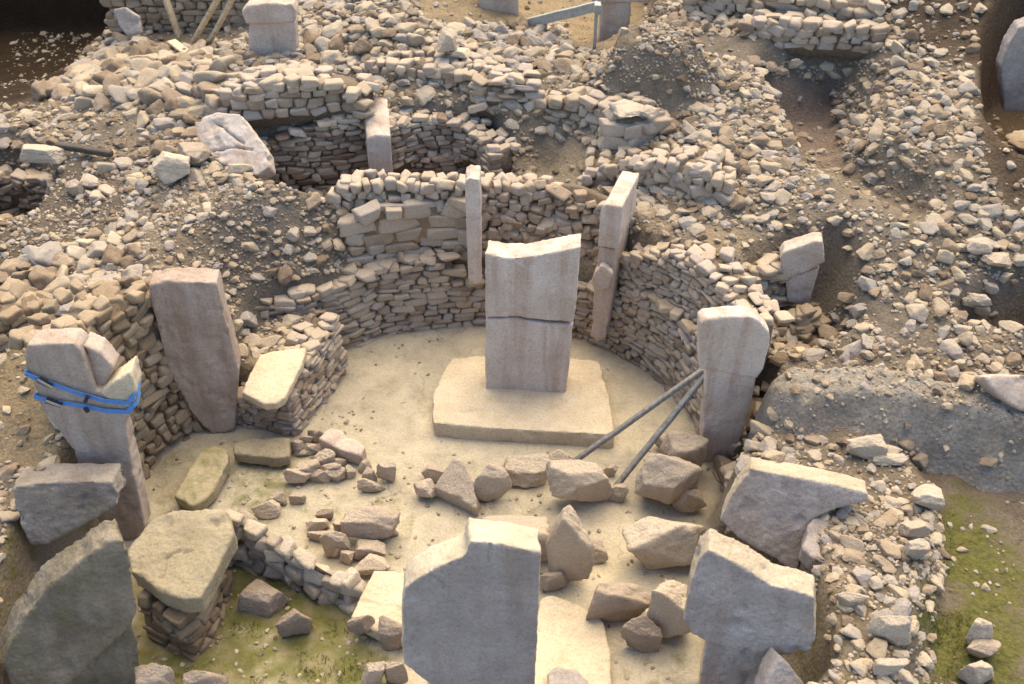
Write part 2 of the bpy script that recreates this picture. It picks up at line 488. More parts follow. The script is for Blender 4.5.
def build_ground():
    st = 0.065
    def axis(a, b, far):
        c = list(np.arange(a, b, st))
        s = st; p = c[0]; lo = []
        while p > far[0]:
            s *= 1.35; p -= s; lo.append(p)
        s = st; p = c[-1]; hi = []
        while p < far[1]:
            s *= 1.35; p += s; hi.append(p)
        return np.array(lo[::-1] + c + hi)
    xs = axis(-14.5, 14.5, (-250, 250)); ys = axis(5.2, 30.5, (-200, 300))
    X, Y = np.meshgrid(xs, ys)
    Z = zfun(X, Y)
    nx, ny = len(xs), len(ys)
    V = np.stack([X.ravel(), Y.ravel(), Z.ravel()], 1)
    i = np.arange(nx * ny).reshape(ny, nx)
    F = np.stack([i[:-1, :-1].ravel(), i[:-1, 1:].ravel(), i[1:, 1:].ravel(), i[1:, :-1].ravel()], 1)
    a = Acc(); a.add(V, F)
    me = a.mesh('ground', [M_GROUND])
    x, y = V[:, 0], V[:, 1]
    # soil colours by stretch of ground; the top left one stands in for shade
    col = np.tile(np.array([0.24, 0.195, 0.143]), (len(V), 1))
    def paint(c, m):
        nonlocal col
        col = col + (np.array(c) - col) * m[:, None]
    n = fbm(np.stack([x * 0.7, y * 0.7, x * 0], 1), 31, 4)
    paint((0.195, 0.165, 0.132), smooth(-0.1, 0.35, n))                    # greyish earth
    u, v, _ = proj(V)
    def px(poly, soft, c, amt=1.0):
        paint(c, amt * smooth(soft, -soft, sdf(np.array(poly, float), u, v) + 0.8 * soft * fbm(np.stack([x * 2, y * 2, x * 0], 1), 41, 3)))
    px([(-60,-60),(-60,130),(40,95),(90,70),(130,30),(140,-60)], 14, (0.04, 0.028, 0.017))     # earth bank, its deep shade painted in as near black
    px([(860,-60),(850,0),(900,40),(970,70),(975,130),(1000,210),(1080,210),(1080,-60)], 16, (0.11, 0.08, 0.055))
    px([(765,80),(830,85),(845,165),(800,165)], 20, (0.225, 0.175, 0.145))                       # brown hollow
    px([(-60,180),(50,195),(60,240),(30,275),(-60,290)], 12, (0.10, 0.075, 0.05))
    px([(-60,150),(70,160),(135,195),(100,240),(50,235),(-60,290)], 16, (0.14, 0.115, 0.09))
    px([(415,-30),(420,20),(520,26),(590,52),(640,45),(650,-30)], 8, (0.31, 0.24, 0.15))
    px([(540,130),(620,140),(625,175),(560,200),(530,170)], 12, (0.36, 0.29, 0.20))
    px([(700,225),(760,230),(790,270),(740,300),(700,260)], 10, (0.34, 0.265, 0.175))
    paint((0.34, 0.28, 0.20), smooth(0.3, -0.1, np.minimum(sdf(P_C, x, y), sdf(P_C3, x, y))))  # pit floors painted paler to bounce more light onto the pit walls
    px([(806,158),(840,165),(880,188),(932,214),(918,226),(862,206),(808,182)], 10, (0.25, 0.205, 0.15))
    px([(870,450),(1100,450),(1100,720),(860,720)], 14, (0.19, 0.155, 0.115))
    px([(20,330),(110,320),(90,370),(60,470),(-30,470),(-30,380)], 10, (0.30, 0.235, 0.15))
    sf = sdf(P_FLOOR, x, y)
    paint((0.44, 0.385, 0.285), smooth(0.3, -0.1, sf))                   # lime plaster floor
    sfl = smooth(0.3, -0.1, sf)
    paint((0.37, 0.33, 0.25), sfl * smooth(-0.2, 0.3, fbm(np.stack([x * 0.8, y * 0.8, x * 0], 1), 51, 4)))
    moss = np.zeros(len(V)); mn = fbm(np.stack([x * 1.6, y * 1.6, x * 0], 1), 81, 4)
    def mossy(poly, soft, amt):
        nonlocal moss
        moss = np.maximum(moss, amt * smooth(soft, -soft, sdf(np.array(poly, float), u, v) + soft * 1.3 * mn))
    mossy([(140,560),(240,560),(290,570),(350,600),(385,650),(400,700),(120,700)], 22, 0.88)
    px([(130,560),(240,560),(350,605),(390,700),(120,700)], 16, (0.20, 0.165, 0.10), 0.8)
    px([(225,628),(280,630),(290,640),(235,642)], 6, (0.42, 0.37, 0.26), 0.8)
    px([(252,640),(282,642),(286,690),(252,690)], 6, (0.34, 0.31, 0.19), 0.6)
    mossy([(225,465),(290,450),(300,480),(270,540),(230,520)], 14, 0.62)
    mossy([(300,485),(400,470),(430,520),(400,560),(300,540)], 25, 0.30)
    mossy([(150,455),(200,440),(200,500),(150,540)], 12, 0.4)
    mossy([(915,470),(985,485),(1030,560),(1040,700),(900,700),(935,600)], 34, 1.15)
    mossy([(940,580),(990,600),(985,700),(910,700)], 20, 1.0)
    mossy([(600,610),(700,610),(700,700),(600,700)], 22, 0.28)
    mossy([(780,590),(860,580),(870,650),(800,690)], 20, 0.45)
    mossy([(-20,520),(40,500),(40,600),(-20,640)], 15, 0.5)
    col = col * (0.86 + 0.14 * smooth(0.3, -0.1, sf))[:, None]
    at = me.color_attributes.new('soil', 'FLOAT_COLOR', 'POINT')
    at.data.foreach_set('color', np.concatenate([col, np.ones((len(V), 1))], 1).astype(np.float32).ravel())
    m2 = me.attributes.new('moss', 'FLOAT', 'POINT'); m2.data.foreach_set('value', moss.astype(np.float32))
    m3 = me.attributes.new('plaster', 'FLOAT', 'POINT'); m3.data.foreach_set('value', sfl.astype(np.float32))
    o = link('ground', me); o['kind'] = 'structure'
    return o

def ground_mat():
    m, t, b = newmat('excavated soil')
    pos = geopos(t)
    soil = t.nodes.new('ShaderNodeAttribute'); soil.attribute_name = 'soil'
    moss = t.nodes.new('ShaderNodeAttribute'); moss.attribute_name = 'moss'
    pl = t.nodes.new('ShaderNodeAttribute'); pl.attribute_name = 'plaster'
    n1 = noise(t, 2.2, 10, 0.68, pos)
    r1 = ramp(t, [(0.25, (0.60, 0.58, 0.56)), (0.5, (1, 1, 1)), (0.75, (1.28, 1.25, 1.18))])
    t.links.new(n1.outputs[0], r1.inputs[0])
    n2 = noise(t, 26, 10, 0.75, pos)
    r2 = ramp(t, [(0.3, (0.55, 0.53, 0.5)), (0.52, (1, 1, 1)), (0.75, (1.45, 1.42, 1.36))])
    t.links.new(n2.outputs[0], r2.inputs[0])
    c = mixc(t, 'MULTIPLY', 0.8, soil.outputs['Color'], r1.outputs[0])
    rough_amt = math_n(t, 'SUBTRACT', 1.0, math_n(t, 'MULTIPLY', pl.outputs['Fac'], 0.5))
    c = mixc(t, 'MULTIPLY', rough_amt, c, r2.outputs[0])
    n3 = noise(t, 3.5, 10, 0.72, pos)
    f = math_n(t, 'ADD', moss.outputs['Fac'], math_n(t, 'MULTIPLY', math_n(t, 'SUBTRACT', n3.outputs[0], 0.52), 3.4))
    rm = ramp(t, [(0.25, (0, 0, 0)), (0.95, (1, 1, 1))])
    t.links.new(math_n(t, 'MULTIPLY', f, math_n(t, 'MINIMUM', math_n(t, 'MULTIPLY', moss.outputs['Fac'], 4.0), 1.0)), rm.inputs[0])
    n4 = noise(t, 14, 6, 0.7, pos)
    rg = ramp(t, [(0.3, (0.045, 0.052, 0.010)), (0.7, (0.165, 0.16, 0.04))])
    t.links.new(n4.outputs[0], rg.inputs[0])
    c = mixc(t, 'MIX', math_n(t, 'MULTIPLY', rm.outputs[0], 0.85), c, rg.outputs[0])
    t.links.new(c, b.inputs['Base Color'])
    wv = noise(t, 1.4, 4, 0.6, pos)
    wp = mixc(t, 'LINEAR_LIGHT', 0.35, pos, wv.outputs[1])
    vc = t.nodes.new('ShaderNodeTexVoronoi'); vc.feature = 'DISTANCE_TO_EDGE'; vc.inputs['Scale'].default_value = 1.1
    t.links.new(wp, vc.inputs['Vector'])
    rc = ramp(t, [(0.0, (1, 1, 1)), (0.022, (0, 0, 0))]); t.links.new(vc.outputs['Distance'], rc.inputs[0])
    nm = noise(t, 0.9, 3, 0.5, pos)
    rn = ramp(t, [(0.48, (0, 0, 0)), (0.6, (1, 1, 1))]); t.links.new(nm.outputs[0], rn.inputs[0])
    cf = math_n(t, 'MULTIPLY', math_n(t, 'MULTIPLY', rc.outputs[0], rn.outputs[0]), math_n(t, 'MULTIPLY', pl.outputs['Fac'], 0.4))
    c = mixc(t, 'MIX', cf, c, (0.16, 0.13, 0.09))
    nd = noise(t, 0.75, 8, 0.68, pos)
    rd = ramp(t, [(0.5, (0, 0, 0)), (0.66, (1, 1, 1))]); t.links.new(nd.outputs[0], rd.inputs[0])
    c = mixc(t, 'MULTIPLY', math_n(t, 'MULTIPLY', rd.outputs[0], math_n(t, 'MULTIPLY', pl.outputs['Fac'], 0.5)), c, (0.66, 0.66, 0.62))
    t.links.new(c, b.inputs['Base Color'])
    b.inputs['Roughness'].default_value = 0.95
    b.inputs['Specular IOR Level'].default_value = 0.1
    v = t.nodes.new('ShaderNodeTexVoronoi'); v.inputs['Scale'].default_value = 16
    t.links.new(pos, v.inputs['Vector'])
    h = math_n(t, 'ADD', n2.outputs[0], math_n(t, 'MULTIPLY', v.outputs['Distance'], -0.5))
    bmp = t.nodes.new('ShaderNodeBump')
    t.links.new(math_n(t, 'SUBTRACT', 0.8, math_n(t, 'MULTIPLY', pl.outputs['Fac'], 0.4)), bmp.inputs['Strength'])
    bmp.inputs['Distance'].default_value = 0.06
    t.links.new(h, bmp.inputs['Height']); t.links.new(bmp.outputs[0], b.inputs['Normal'])
    return m
M_GROUND = ground_mat()
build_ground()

# ------------------------------------------------------------------ dry-stone walls: each wall is one thing, its stones its pattern
def wall(name, label, nodes, course=(0.08, 0.145), length=(0.15, 0.42), depth=0.26, thick=0.55, mat=None, ztop=None, messy=0.0, cap=True, tint=(0.15, 0.95), seed=0, batter=0.06, cat='wall', group=None, gaps=0.0, level=2):
    """nodes: (u, v, z) pixel and height of the foot, and the pixel row its top reaches; the face looks to the right of the run reversed (towards the viewer)"""
    rg = np.random.default_rng(seed + 500)
    P = []
    for (u, vb, zb, vt) in nodes:
        p = W(u, vb, zb)
        P.append((p[0], p[1], zb, zat(p[0], p[1], vt) if ztop is None else ztop))
    P = np.array(P)
    seg = np.hypot(np.diff(P[:, 0]), np.diff(P[:, 1]))
    S = np.concatenate([[0], np.cumsum(seg)])
    # smooth resample
    n = max(4, int(S[-1] / 0.08))
    s = np.linspace(0, S[-1], n)
    Q = np.stack([np.interp(s, S, P[:, k]) for k in range(4)], 1)
    for _ in range(4):
        Q[1:-1, :2] = 0.5 * Q[1:-1, :2] + 0.25 * (Q[:-2, :2] + Q[2:, :2])
    T = np.gradient(Q[:, :2], axis=0); T /= np.linalg.norm(T, axis=1, keepdims=True) + 1e-9
    N = np.stack([T[:, 1], -T[:, 0]], 1)            # outward normal: run goes left to right, so this faces the viewer
    s = np.concatenate([[0], np.cumsum(np.hypot(np.diff(Q[:, 0]), np.diff(Q[:, 1])))])
    L = s[-1]
    at = lambda q, k: np.interp(q, s, Q[:, k])
    a = Acc()
    lib = WALLROCK[level]
    def stone(c, half, yaw, tv, tiltamt=0.06):
        V, F = lib[rg.integers(len(lib))]
        fl = rg.choice([-1, 1], 3)
        V = V * fl
        if fl.prod() < 0: F = F[:, ::-1]
        M = rotz(yaw) @ rotx(rg.normal() * tiltamt) @ roty(rg.normal() * tiltamt)
        a.add((V * half) @ M.T + c, F, tv)
    z0 = Q[:, 2].min() - 0.12
    zmax = Q[:, 3].max()
    z = z0; ci = 0
    wob = rg.uniform(0, 6, 2)
    while z < zmax + 0.05:
        ch = rg.uniform(*course)
        q = -rg.uniform(0, length[1])
        while q < L:
            l = rg.uniform(*length) * (1.0 + 0.6 * (rg.random() < 0.12))
            c = min(max(q + l / 2, 0), L)
            zb, zt = at(c, 2), at(c, 3)
            zc = z + ch / 2 + 0.035 * math.sin(c * 1.7 + wob[0]) + 0.02 * math.sin(c * 4.1 + wob[1]) + rg.normal() * (0.008 + 0.03 * messy)
            if zc > zb - 0.15 and zc + ch * 0.3 < zt + rg.normal() * 0.03 and rg.random() > gaps:
                nx, ny = np.interp(c, s, N[:, 0]), np.interp(c, s, N[:, 1])
                yaw = math.atan2(-nx, ny) + math.pi + rg.normal() * (0.06 + 0.4 * messy)
                inset = depth / 2 + batter * max(0, zc - zb) + rg.normal() * (0.016 + 0.03 * messy)
                cx, cy = at(c, 0) - nx * inset, at(c, 1) - ny * inset
                sc = 1 + messy * rg.normal() * 0.25
                half = np.array([l / 2 * 1.0 * sc, depth / 2, ch / 2 * rg.uniform(0.9, 1.1) * (1 + 0.3 * messy * rg.random())])
                stone(np.array([cx, cy, zc]), half, yaw, rg.uniform(*tint), 0.05 + 0.25 * messy)
            q += l
        z += ch * 0.97; ci += 1
    if cap:
        d = depth * 0.4
        while d < thick + depth:
            q = rg.uniform(0, 0.1)
            while q < L:
                l = rg.uniform(length[0], length[1]) * rg.uniform(0.8, 1.2)
                c = min(q + l / 2, L)
                nx, ny = np.interp(c, s, N[:, 0]), np.interp(c, s, N[:, 1])
                zt = at(c, 3); dd = d + batter * (zt - at(c, 2)) + rg.normal() * 0.04
                hh = rg.uniform(*course) / 2 * 1.05
                if rg.random() < 0.86:
                    stone(np.array([at(c, 0) - nx * dd, at(c, 1) - ny * dd, zt - hh * rg.uniform(0.2, 0.9)]),
                          np.array([l / 2, max(rg.uniform(0.09, 0.15), course[1] * 0.5), hh]), math.atan2(-nx, ny) + rg.normal() * 0.35, rg.uniform(0.4, 0.9), 0.14)
                q += l * rg.uniform(0.95, 1.2)
            d += rg.uniform(0.18, 0.26)
    # earth core behind the face stones
    B = []
    for k in range(len(Q)):
        zb, zt = Q[k, 2] - 0.3, Q[k, 3] - 0.06
        i0 = 0.07; i1 = 0.07 + batter * (zt - zb)
        fb = Q[k, :2] - N[k] * i0; ft = Q[k, :2] - N[k] * i1; bk = Q[k, :2] - N[k] * (thick + 0.1)
        B += [(*fb, zb), (*ft, zt), (*bk, zt), (*bk, zb)]
    B = np.array(B); nq = len(Q); F = []
    for k in range(nq - 1):
        for j in range(4):
            F.append((4 * k + j, 4 * k + (j + 1) % 4, 4 * k + 4 + (j + 1) % 4, 4 * k + 4 + j))
    F += [(0, 3, 2, 1), (4 * nq - 4, 4 * nq - 3, 4 * nq - 2, 4 * nq - 1)]
    a.add(B, F, 0.3, 1)
    o = link(name, a.mesh(name, [mat or M_WALL, M_MORTAR]))
    p = np.array([Q[nq // 2, 0], Q[nq // 2, 1], Q[nq // 2, 2]])
    origin_to(o, p)
    tag(o, label, cat, group)
    return o

wall('dry_stone_wall', 'curved dry stone wall bounding the pale floor behind the central pillar on its left side',
     [(338,352,0,296),(349,350,0,290),(385,335,0,272),(430,330,0,264),(455,328,0,262),(459,328,0,280),(485,326,0,286),(540,326,0,290)], seed=1, thick=0.2)
wall('dry_stone_wall', 'curved dry stone wall bounding the floor between the relief pillar and the propped pillar',
     [(540,326,0,290),(575,339,0,292),(612,352,0,291),(643,369,0,301),(664,387,0,318),(685,411,0,338),(701,438,0,356)], seed=2, course=(0.075, 0.13), length=(0.12, 0.32), thick=0.1)
wall('dry_stone_wall', 'low run of wall behind the stone bench, right of the leaning pillar',
     [(262,320,1.0,306),(300,316,1.0,296),(345,302,1.0,287)], seed=3, thick=0.35)
wall('stone_bench', 'dry stone bench with a smooth cream slab lying on its top',
     [(233,424,0,396),(296,438,0,404),(300,436,0,402),(325,403,0,354),(347,374,0,320)], seed=4, thick=0.4, course=(0.08, 0.13), length=(0.14, 0.3), cat='bench')
wall('dry_stone_wall', 'tall brown dry stone wall between the strapped pillar and the leaning pillar',
     [(126,508,0,352),(134,500,0,345),(143,479,0,328),(165,456,0,308),(190,436,0,300),(215,424,0,310),(236,420,0,338)], seed=5, mat=M_BROWN, course=(0.12, 0.2), length=(0.16, 0.36), messy=0.25)
wall('dry_stone_wall', 'wall of large squared blocks on the ledge left of the narrow pillar',
     [(358,264,1.45,226),(375,262,1.45,212),(415,255,1.45,207),(448,253,1.45,208),(466,254,1.45,202)], seed=6, course=(0.18, 0.3), length=(0.3, 0.75), level=3, thick=0.0)
wall('dry_stone_wall', 'rough rubble wall rising behind the top of the central pillar',
     [(480,256,1.45,196),(530,257,1.45,194),(575,259,1.45,200),(604,262,1.45,214),(628,274,1.45,232)], seed=7, messy=0.75, course=(0.11, 0.18), length=(0.13, 0.28), cap=False, batter=0.3)
wall('dry_stone_wall', 'outer curved wall with pale capping stones right of the relief pillar',
     [(620,283,1.45,258),(650,295,1.45,254),(670,305,1.45,257),(690,319,1.45,266),(706,331,1.45,284),(724,346,1.45,302),(740,368,1.45,325)], seed=8, course=(0.07, 0.12), length=(0.12, 0.28), thick=0.35)
wall('dry_stone_wall', 'neat back wall of the sunken pit left of the square pillar',
     [(262,197,1.5,150),(280,193,1.5,142),(320,190,1.5,128),(366,185,1.5,117),(400,181,1.5,120)], seed=9, tint=(0.0, 0.7), thick=0.5)
wall('dry_stone_wall', 'lower tier of the curved pit wall right of the square pillar',
     [(396,182,1.5,158),(440,182,1.5,156),(482,177,1.5,160)], seed=10, thick=0.3, tint=(0.0, 0.7), course=(0.09, 0.14))
wall('dry_stone_wall', 'upper tier of the curved pit wall right of the square pillar',
     [(388,166,2.1,130),(420,153,2.1,119),(450,151,2.1,121),(478,160,2.1,138),(488,172,2.1,152)], seed=11, thick=0.4, tint=(0.0, 0.8), course=(0.09, 0.14), length=(0.13, 0.3))
wall('rim_stones', 'row of upright rounded stones along the front rim of the sunken pit',
     [(335,203,2.5,188),(400,200,2.5,185),(460,200,2.5,186),(520,199,2.5,188),(560,198,2.45,189)], seed=12, course=(0.15, 0.2), length=(0.15, 0.26), messy=0.5, thick=0.1, tint=(0.4, 1.0), cat='stone row')
wall('dry_stone_wall', 'terrace wall above the sunken pit, right of the cracked flat boulder',
     [(205,118,3.0,104),(250,116,3.1,88),(300,109,3.2,82),(340,104,3.2,85),(358,112,3.1,98)], seed=13, course=(0.13, 0.2), length=(0.18, 0.4))
wall('dry_stone_wall', 'low upper terrace wall crossing the slope above the square pillar',
     [(345,78,3.1,64),(385,86,3.05,65),(420,89,3.05,67),(460,92,3.05,72),(482,95,3.05,78)], seed=14, course=(0.12, 0.2), length=(0.15, 0.32), messy=0.2)
wall('dry_stone_wall', 'crumbling rubble wall between the upper terrace and the right-hand terrace wall',
     [(478,106,2.95,82),(505,109,2.92,82),(534,109,2.9,84)], seed=15, messy=0.6)
wall('dry_stone_wall', 'terrace wall with big pale capping stones ending at the square pier',
     [(528,116,2.75,102),(565,122,2.75,99),(590,134,2.7,102),(615,151,2.6,113)], seed=16, course=(0.13, 0.2), length=(0.18, 0.36), tint=(0.3, 1.0))
wall('stone_pier', 'square pier of large flat stones at the end of the terrace wall',
     [(614,168,2.35,122),(636,168,2.35,118),(656,163,2.35,122)], seed=17, thick=0.2, course=(0.2, 0.3), length=(0.35, 0.7), level=3, tint=(0.4, 1.0), cat='pier')
wall('dry_stone_wall', 'bulging fieldstone wall behind the top of the relief pillar',
     [(582,200,2.05,176),(600,203,2.0,170),(625,208,2.0,166),(655,217,2.0,164),(692,231,2.0,172),(724,226,2.2,188)], seed=18, messy=0.55, course=(0.13, 0.21), length=(0.14, 0.28), tint=(0.3, 1.0))
wall('dry_stone_wall', 'short dark wall at the left of the small pillar in the trench',
     [(743,311,1.5,286),(765,307,1.5,272),(788,300,1.55,270)], seed=19, messy=0.4, tint=(0.0, 0.6), thick=0.4)
wall('cobble_wall', 'sloping cobble wall under the small pillar in the trench',
     [(766,356,0.95,330),(800,362,0.95,320),(828,354,0.95,322)], seed=20, messy=0.3, cap=False, thick=0.3, mat=M_BROWN, batter=0.35, tint=(0.3, 1.0), length=(0.14, 0.26))
wall('dry_stone_wall', 'wall of big brown stones cut off by the left edge above the strapped pillar',
     [(-25,378,1.7,338),(15,353,1.8,320),(48,330,1.9,306)], seed=21, mat=M_BROWN, course=(0.16, 0.26), length=(0.2, 0.4), messy=0.2)
wall('dry_stone_wall', 'dark wall in the shaded hollow beside the left edge',
     [(-30,276,1.2,232),(0,274,1.2,236),(20,266,1.3,244)], seed=22, mat=M_BROWN, messy=0.2, tint=(0, 0.6))
wall('dry_stone_wall', 'dark rubble wall along the far side of the hollow beside the left edge',
     [(-30,218,1.3,180),(20,208,1.3,178),(50,216,1.4,184),(98,226,1.9,196)], seed=23, messy=0.6, tint=(0, 0.7))
wall('dry_stone_wall', 'high back wall behind the leaning planks in the top left corner',
     [(112,28,2.7,-30),(150,28,2.7,-34),(190,28,2.7,-34),(245,27,2.75,-32),(300,24,2.9,-30)], seed=24, mat=M_BROWN, course=(0.12, 0.2), length=(0.18, 0.4), tint=(0.3, 1.0))
wall('dry_stone_wall', 'long low wall edging the earth path near the top right',
     [(745,34,3.75,20),(790,42,3.75,24),(840,44,3.75,26),(890,52,3.7,34)], seed=25, course=(0.14, 0.22), length=(0.2, 0.4), messy=0.3)
wall('dry_stone_wall', 'upper wall of tumbled blocks above the earth path near the top right',
     [(690,8,3.9,-10),(750,15,3.9,-6),(800,22,3.9,0),(870,28,3.95,6)], seed=26, course=(0.14, 0.24), length=(0.2, 0.45), messy=0.6)
wall('dry_stone_wall', 'shaded wall beside the dark slabs at the right edge',
     [(968,128,2.4,84),(985,184,2.3,150),(1040,200,2.3,140)][1:], seed=27, mat=M_BROWN, tint=(0, 0.5), messy=0.2)
wall('dry_stone_wall', 'low broken wall of tumbled stones between the big flat block and the front pillar',
     [(226,565,0,518),(250,572,0,528),(285,586,0,548),(320,602,0,572),(348,612,0,588)], seed=28, course=(0.13, 0.2), length=(0.18, 0.34), messy=0.5, thick=0.02, depth=0.22, mat=M_BOULDER)
wall('masonry_pier', 'dark mossy masonry pier under the big flat block',
     [(150,640,0,575),(196,664,0,600),(214,640,0,590),(232,590,0,545)], seed=29, ztop=0.76, mat=M_BROWN, tint=(0, 0.5), cat='pier', course=(0.14, 0.22), cap=False)
wall('dry_stone_wall', 'short rubble wall between the foot of the propped pillar and the tilted blue grey pillar',
     [(718,478,0,462),(724,505,0,470),(716,540,0,508)], seed=30, messy=0.4, course=(0.12, 0.2), cap=False, thick=0.2)
wall('dry_stone_wall', 'cobbled wall between the propped pillar and the grey spoil heap',
     [(738,468,0.0,424),(754,458,0.05,418),(775,456,0.5,422),(806,452,0.95,432)], seed=31, messy=0.35, course=(0.09, 0.15), length=(0.1, 0.2), batter=0.3)

# ------------------------------------------------------------------ slabs and pillars
def faced(poly, anchor, yaw, tilt, thick, ext=None, push=0.0):
    """closed prism: its face is the outline poly (pixels) on the plane through anchor, its body runs back by thick"""
    a = W(*anchor)
    y, t = R(yaw), R(tilt)
    n = np.array([math.sin(y) * math.cos(t), -math.cos(y) * math.cos(t), math.sin(t)])
    a = a + n * push
    C = np.array([0, 0, CAM_H])
    pts = []
    for u, v in poly:
        d = ray(u, v)
        pts.append(C + d * (np.dot(a - C, n) / np.dot(d, n)))
    pts = np.array(pts)
    e = -n if ext is None else np.asarray(ext, float) / np.linalg.norm(ext)
    return pts, pts + e * thick, n

def prism_mesh(solids):
    bm = bmesh.new()
    for f, b, n in solids:
        k = len(f)
        vf = [bm.verts.new(p) for p in f]; vb = [bm.verts.new(p) for p in b]
        bm.faces.new(vf); bm.faces.new(vb[::-1])
        for i in range(k):
            bm.faces.new((vf[i], vb[i], vb[(i + 1) % k], vf[(i + 1) % k]))
        bmesh.ops.recalc_face_normals(bm, faces=bm.faces[:])
    me = bpy.data.meshes.new('prism'); bm.to_mesh(me); bm.free()
    return me

def weather(solids, name, mat, voxel=0.03, rnd=1, big=0.024, fine=0.010, seed=0, cracks=(), crack_w=0.03, crack_d=0.06, tint=0.5, parent=None, broken=None):
    me = prism_mesh(solids)
    o = bpy.data.objects.new('tmp', me); COL.objects.link(o)
    m = o.modifiers.new('r', 'REMESH'); m.mode = 'VOXEL'; m.voxel_size = voxel
    if rnd:
        s = o.modifiers.new('s', 'SMOOTH'); s.iterations = rnd; s.factor = 0.5
    dg = bpy.context.evaluated_depsgraph_get()
    me2 = bpy.data.meshes.new_from_object(o.evaluated_get(dg))
    bpy.data.objects.remove(o); bpy.data.meshes.remove(me)
    nv = len(me2.vertices)
    V = np.empty(nv * 3, np.float32); me2.vertices.foreach_get('co', V); V = V.reshape(-1, 3).astype(float)
    N = np.empty(nv * 3, np.float32); me2.vertex_normals.foreach_get('vector', N); N = N.reshape(-1, 3)
    d = big * fbm(V * 2.1, seed + 3, 4) + fine * fbm(V * 11, seed + 7, 3)
    # chipped edges: lift where the surface bends, driven by ridged noise
    ch = np.clip(fbm(V * 4.5, seed + 13, 3) - 0.22, 0, 1) * -0.10
    d = d + ch * (big / 0.03)
    for line in cracks:
        line = np.array(line)
        dist = np.full(nv, 9.0)
        Vj = V + 0.03 * np.stack([fbm(V * 6, 71, 2), fbm(V * 6, 72, 2), fbm(V * 6, 73, 2)], 1)
        for i in range(len(line) - 1):
            ab = line[i + 1] - line[i]
            t = np.clip(((Vj - line[i]) @ ab) / (ab @ ab), 0, 1)
            dist = np.minimum(dist, np.linalg.norm(Vj - line[i] - t[:, None] * ab, axis=1))
        d = d - crack_d * smooth(crack_w, 0.0, dist)
    V = V + N * d[:, None]
    me2.vertices.foreach_set('co', V.astype(np.float32).ravel())
    a = me2.attributes.new('tint', 'FLOAT', 'POINT'); a.data.foreach_set('value', np.full(nv, tint, np.float32))
    me2.polygons.foreach_set('use_smooth', np.full(len(me2.polygons), True))
    me2.materials.clear(); me2.materials.append(mat)
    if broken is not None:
        # faces along the front normal keep mat, every other side takes broken
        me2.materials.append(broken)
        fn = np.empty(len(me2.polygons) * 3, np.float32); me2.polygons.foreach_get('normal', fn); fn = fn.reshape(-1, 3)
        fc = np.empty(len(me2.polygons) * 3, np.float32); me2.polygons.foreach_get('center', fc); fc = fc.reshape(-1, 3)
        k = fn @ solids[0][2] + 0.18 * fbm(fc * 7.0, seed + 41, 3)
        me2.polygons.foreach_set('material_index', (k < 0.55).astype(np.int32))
    me2.name = name; me2.update()
    o = link(name, me2)
    return o

def onplane(pts, anchor, yaw, tilt, push=0.0):
    return faced(pts, anchor, yaw, tilt, 0.1, push=push)[0]

def slab(name, label, cat, poly, anchor, yaw, tilt, thick, mat, extra=(), cracks=(), group=None, ext=None, **kw):
    sol = [faced(poly, anchor, yaw, tilt, thick, ext)]
    for (p2, push, th) in extra:
        sol.append(faced(p2, anchor, yaw, tilt, th, ext, push))
    cr = [onplane(c, anchor, yaw, tilt) for c in cracks]
    o = weather(sol, name, mat, cracks=cr, **kw)
    V = np.array([v.co[:] for v in o.data.vertices])
    p = np.array([*V[:, :2].mean(0), V[:, 2].min()])
    origin_to(o, p)
    if label: tag(o, label, cat, group)
    return o

# central pillar: two broken pieces standing one on the other
ped = slab('pedestal', 'broad low rounded stone pedestal under the central pillar', 'pedestal',
     [(432,423),(432,395),(446,366),(453,357),(520,354),(599,360),(606,380),(611,405),(615,435),(560,432),(490,428)], (520,423,0.30), 0, 90, 0.42, M_CREAM, seed=1, big=0.02, rnd=3,
     cracks=[[(474,372),(474,394),(492,400),(560,404),(578,396),(576,374)]], crack_w=0.06, crack_d=0.02)
cp = empty('pillar', W(526, 392, 0.3))
tag(cp, 'tall pale central pillar with a hollowed top and a level crack, standing on the pedestal', 'pillar')
CA = (485, 389, 0.28)
up = weather([faced([(484.5,253),(505,258),(530,256.5),(556,252),(581,247),(574,322),(545,321),(516,316.5),(485.5,317.5)], CA, -5, 1, 0.46)], 'upper_block', M_PILLAR, seed=2, big=0.022, voxel=0.03)
lo = weather([faced([(485.5,319.5),(516,318.5),(545,323.5),(573.5,325),(566,395),(485.6,390)], CA, -5, 1, 0.46)], 'lower_block', M_PILLAR, seed=3, big=0.022, voxel=0.03)
adopt(cp, up); adopt(cp, lo)

slab('pillar', 'brown stained pillar leaning over beside the stone bench', 'pillar',
     [(148.5,286),(165,281),(217,283),(229,330),(239,369),(234,430),(214,434),(203,427),(192,415),(167,368),(157,325)], (222,433,0.0), 8, 2, 0.42, M_BROWNP, seed=4)
sp = empty('pillar', W(110, 520, 0.0))
tag(sp, 'broken brown pillar held together with two blue straps', 'pillar')
SA = (140, 540, 0.0)
a1 = weather([faced([(23.5,357),(27,345),(72,343),(80,349),(97,392),(112,388),(132,412),(124,424),(146,530),(128,542),(100,530),(74,452),(42,410)], SA, 4, 3, 0.38)], 'main_block', M_BROWNP, seed=5)
a2 = weather([faced([(82,345),(100,352),(114,368),(106,386),(98,392),(88,368)], SA, 4, 3, 0.34, push=-0.12)], 'back_flake', M_BROWNP, seed=6)
a3 = weather([faced([(99,393),(116,380),(130,372),(136,390),(134,410),(112,404)], SA, 4, 3, 0.42, push=0.03)], 'broken_corner', M_CREAM, seed=7)
for o in (a1, a2, a3): adopt(sp, o)

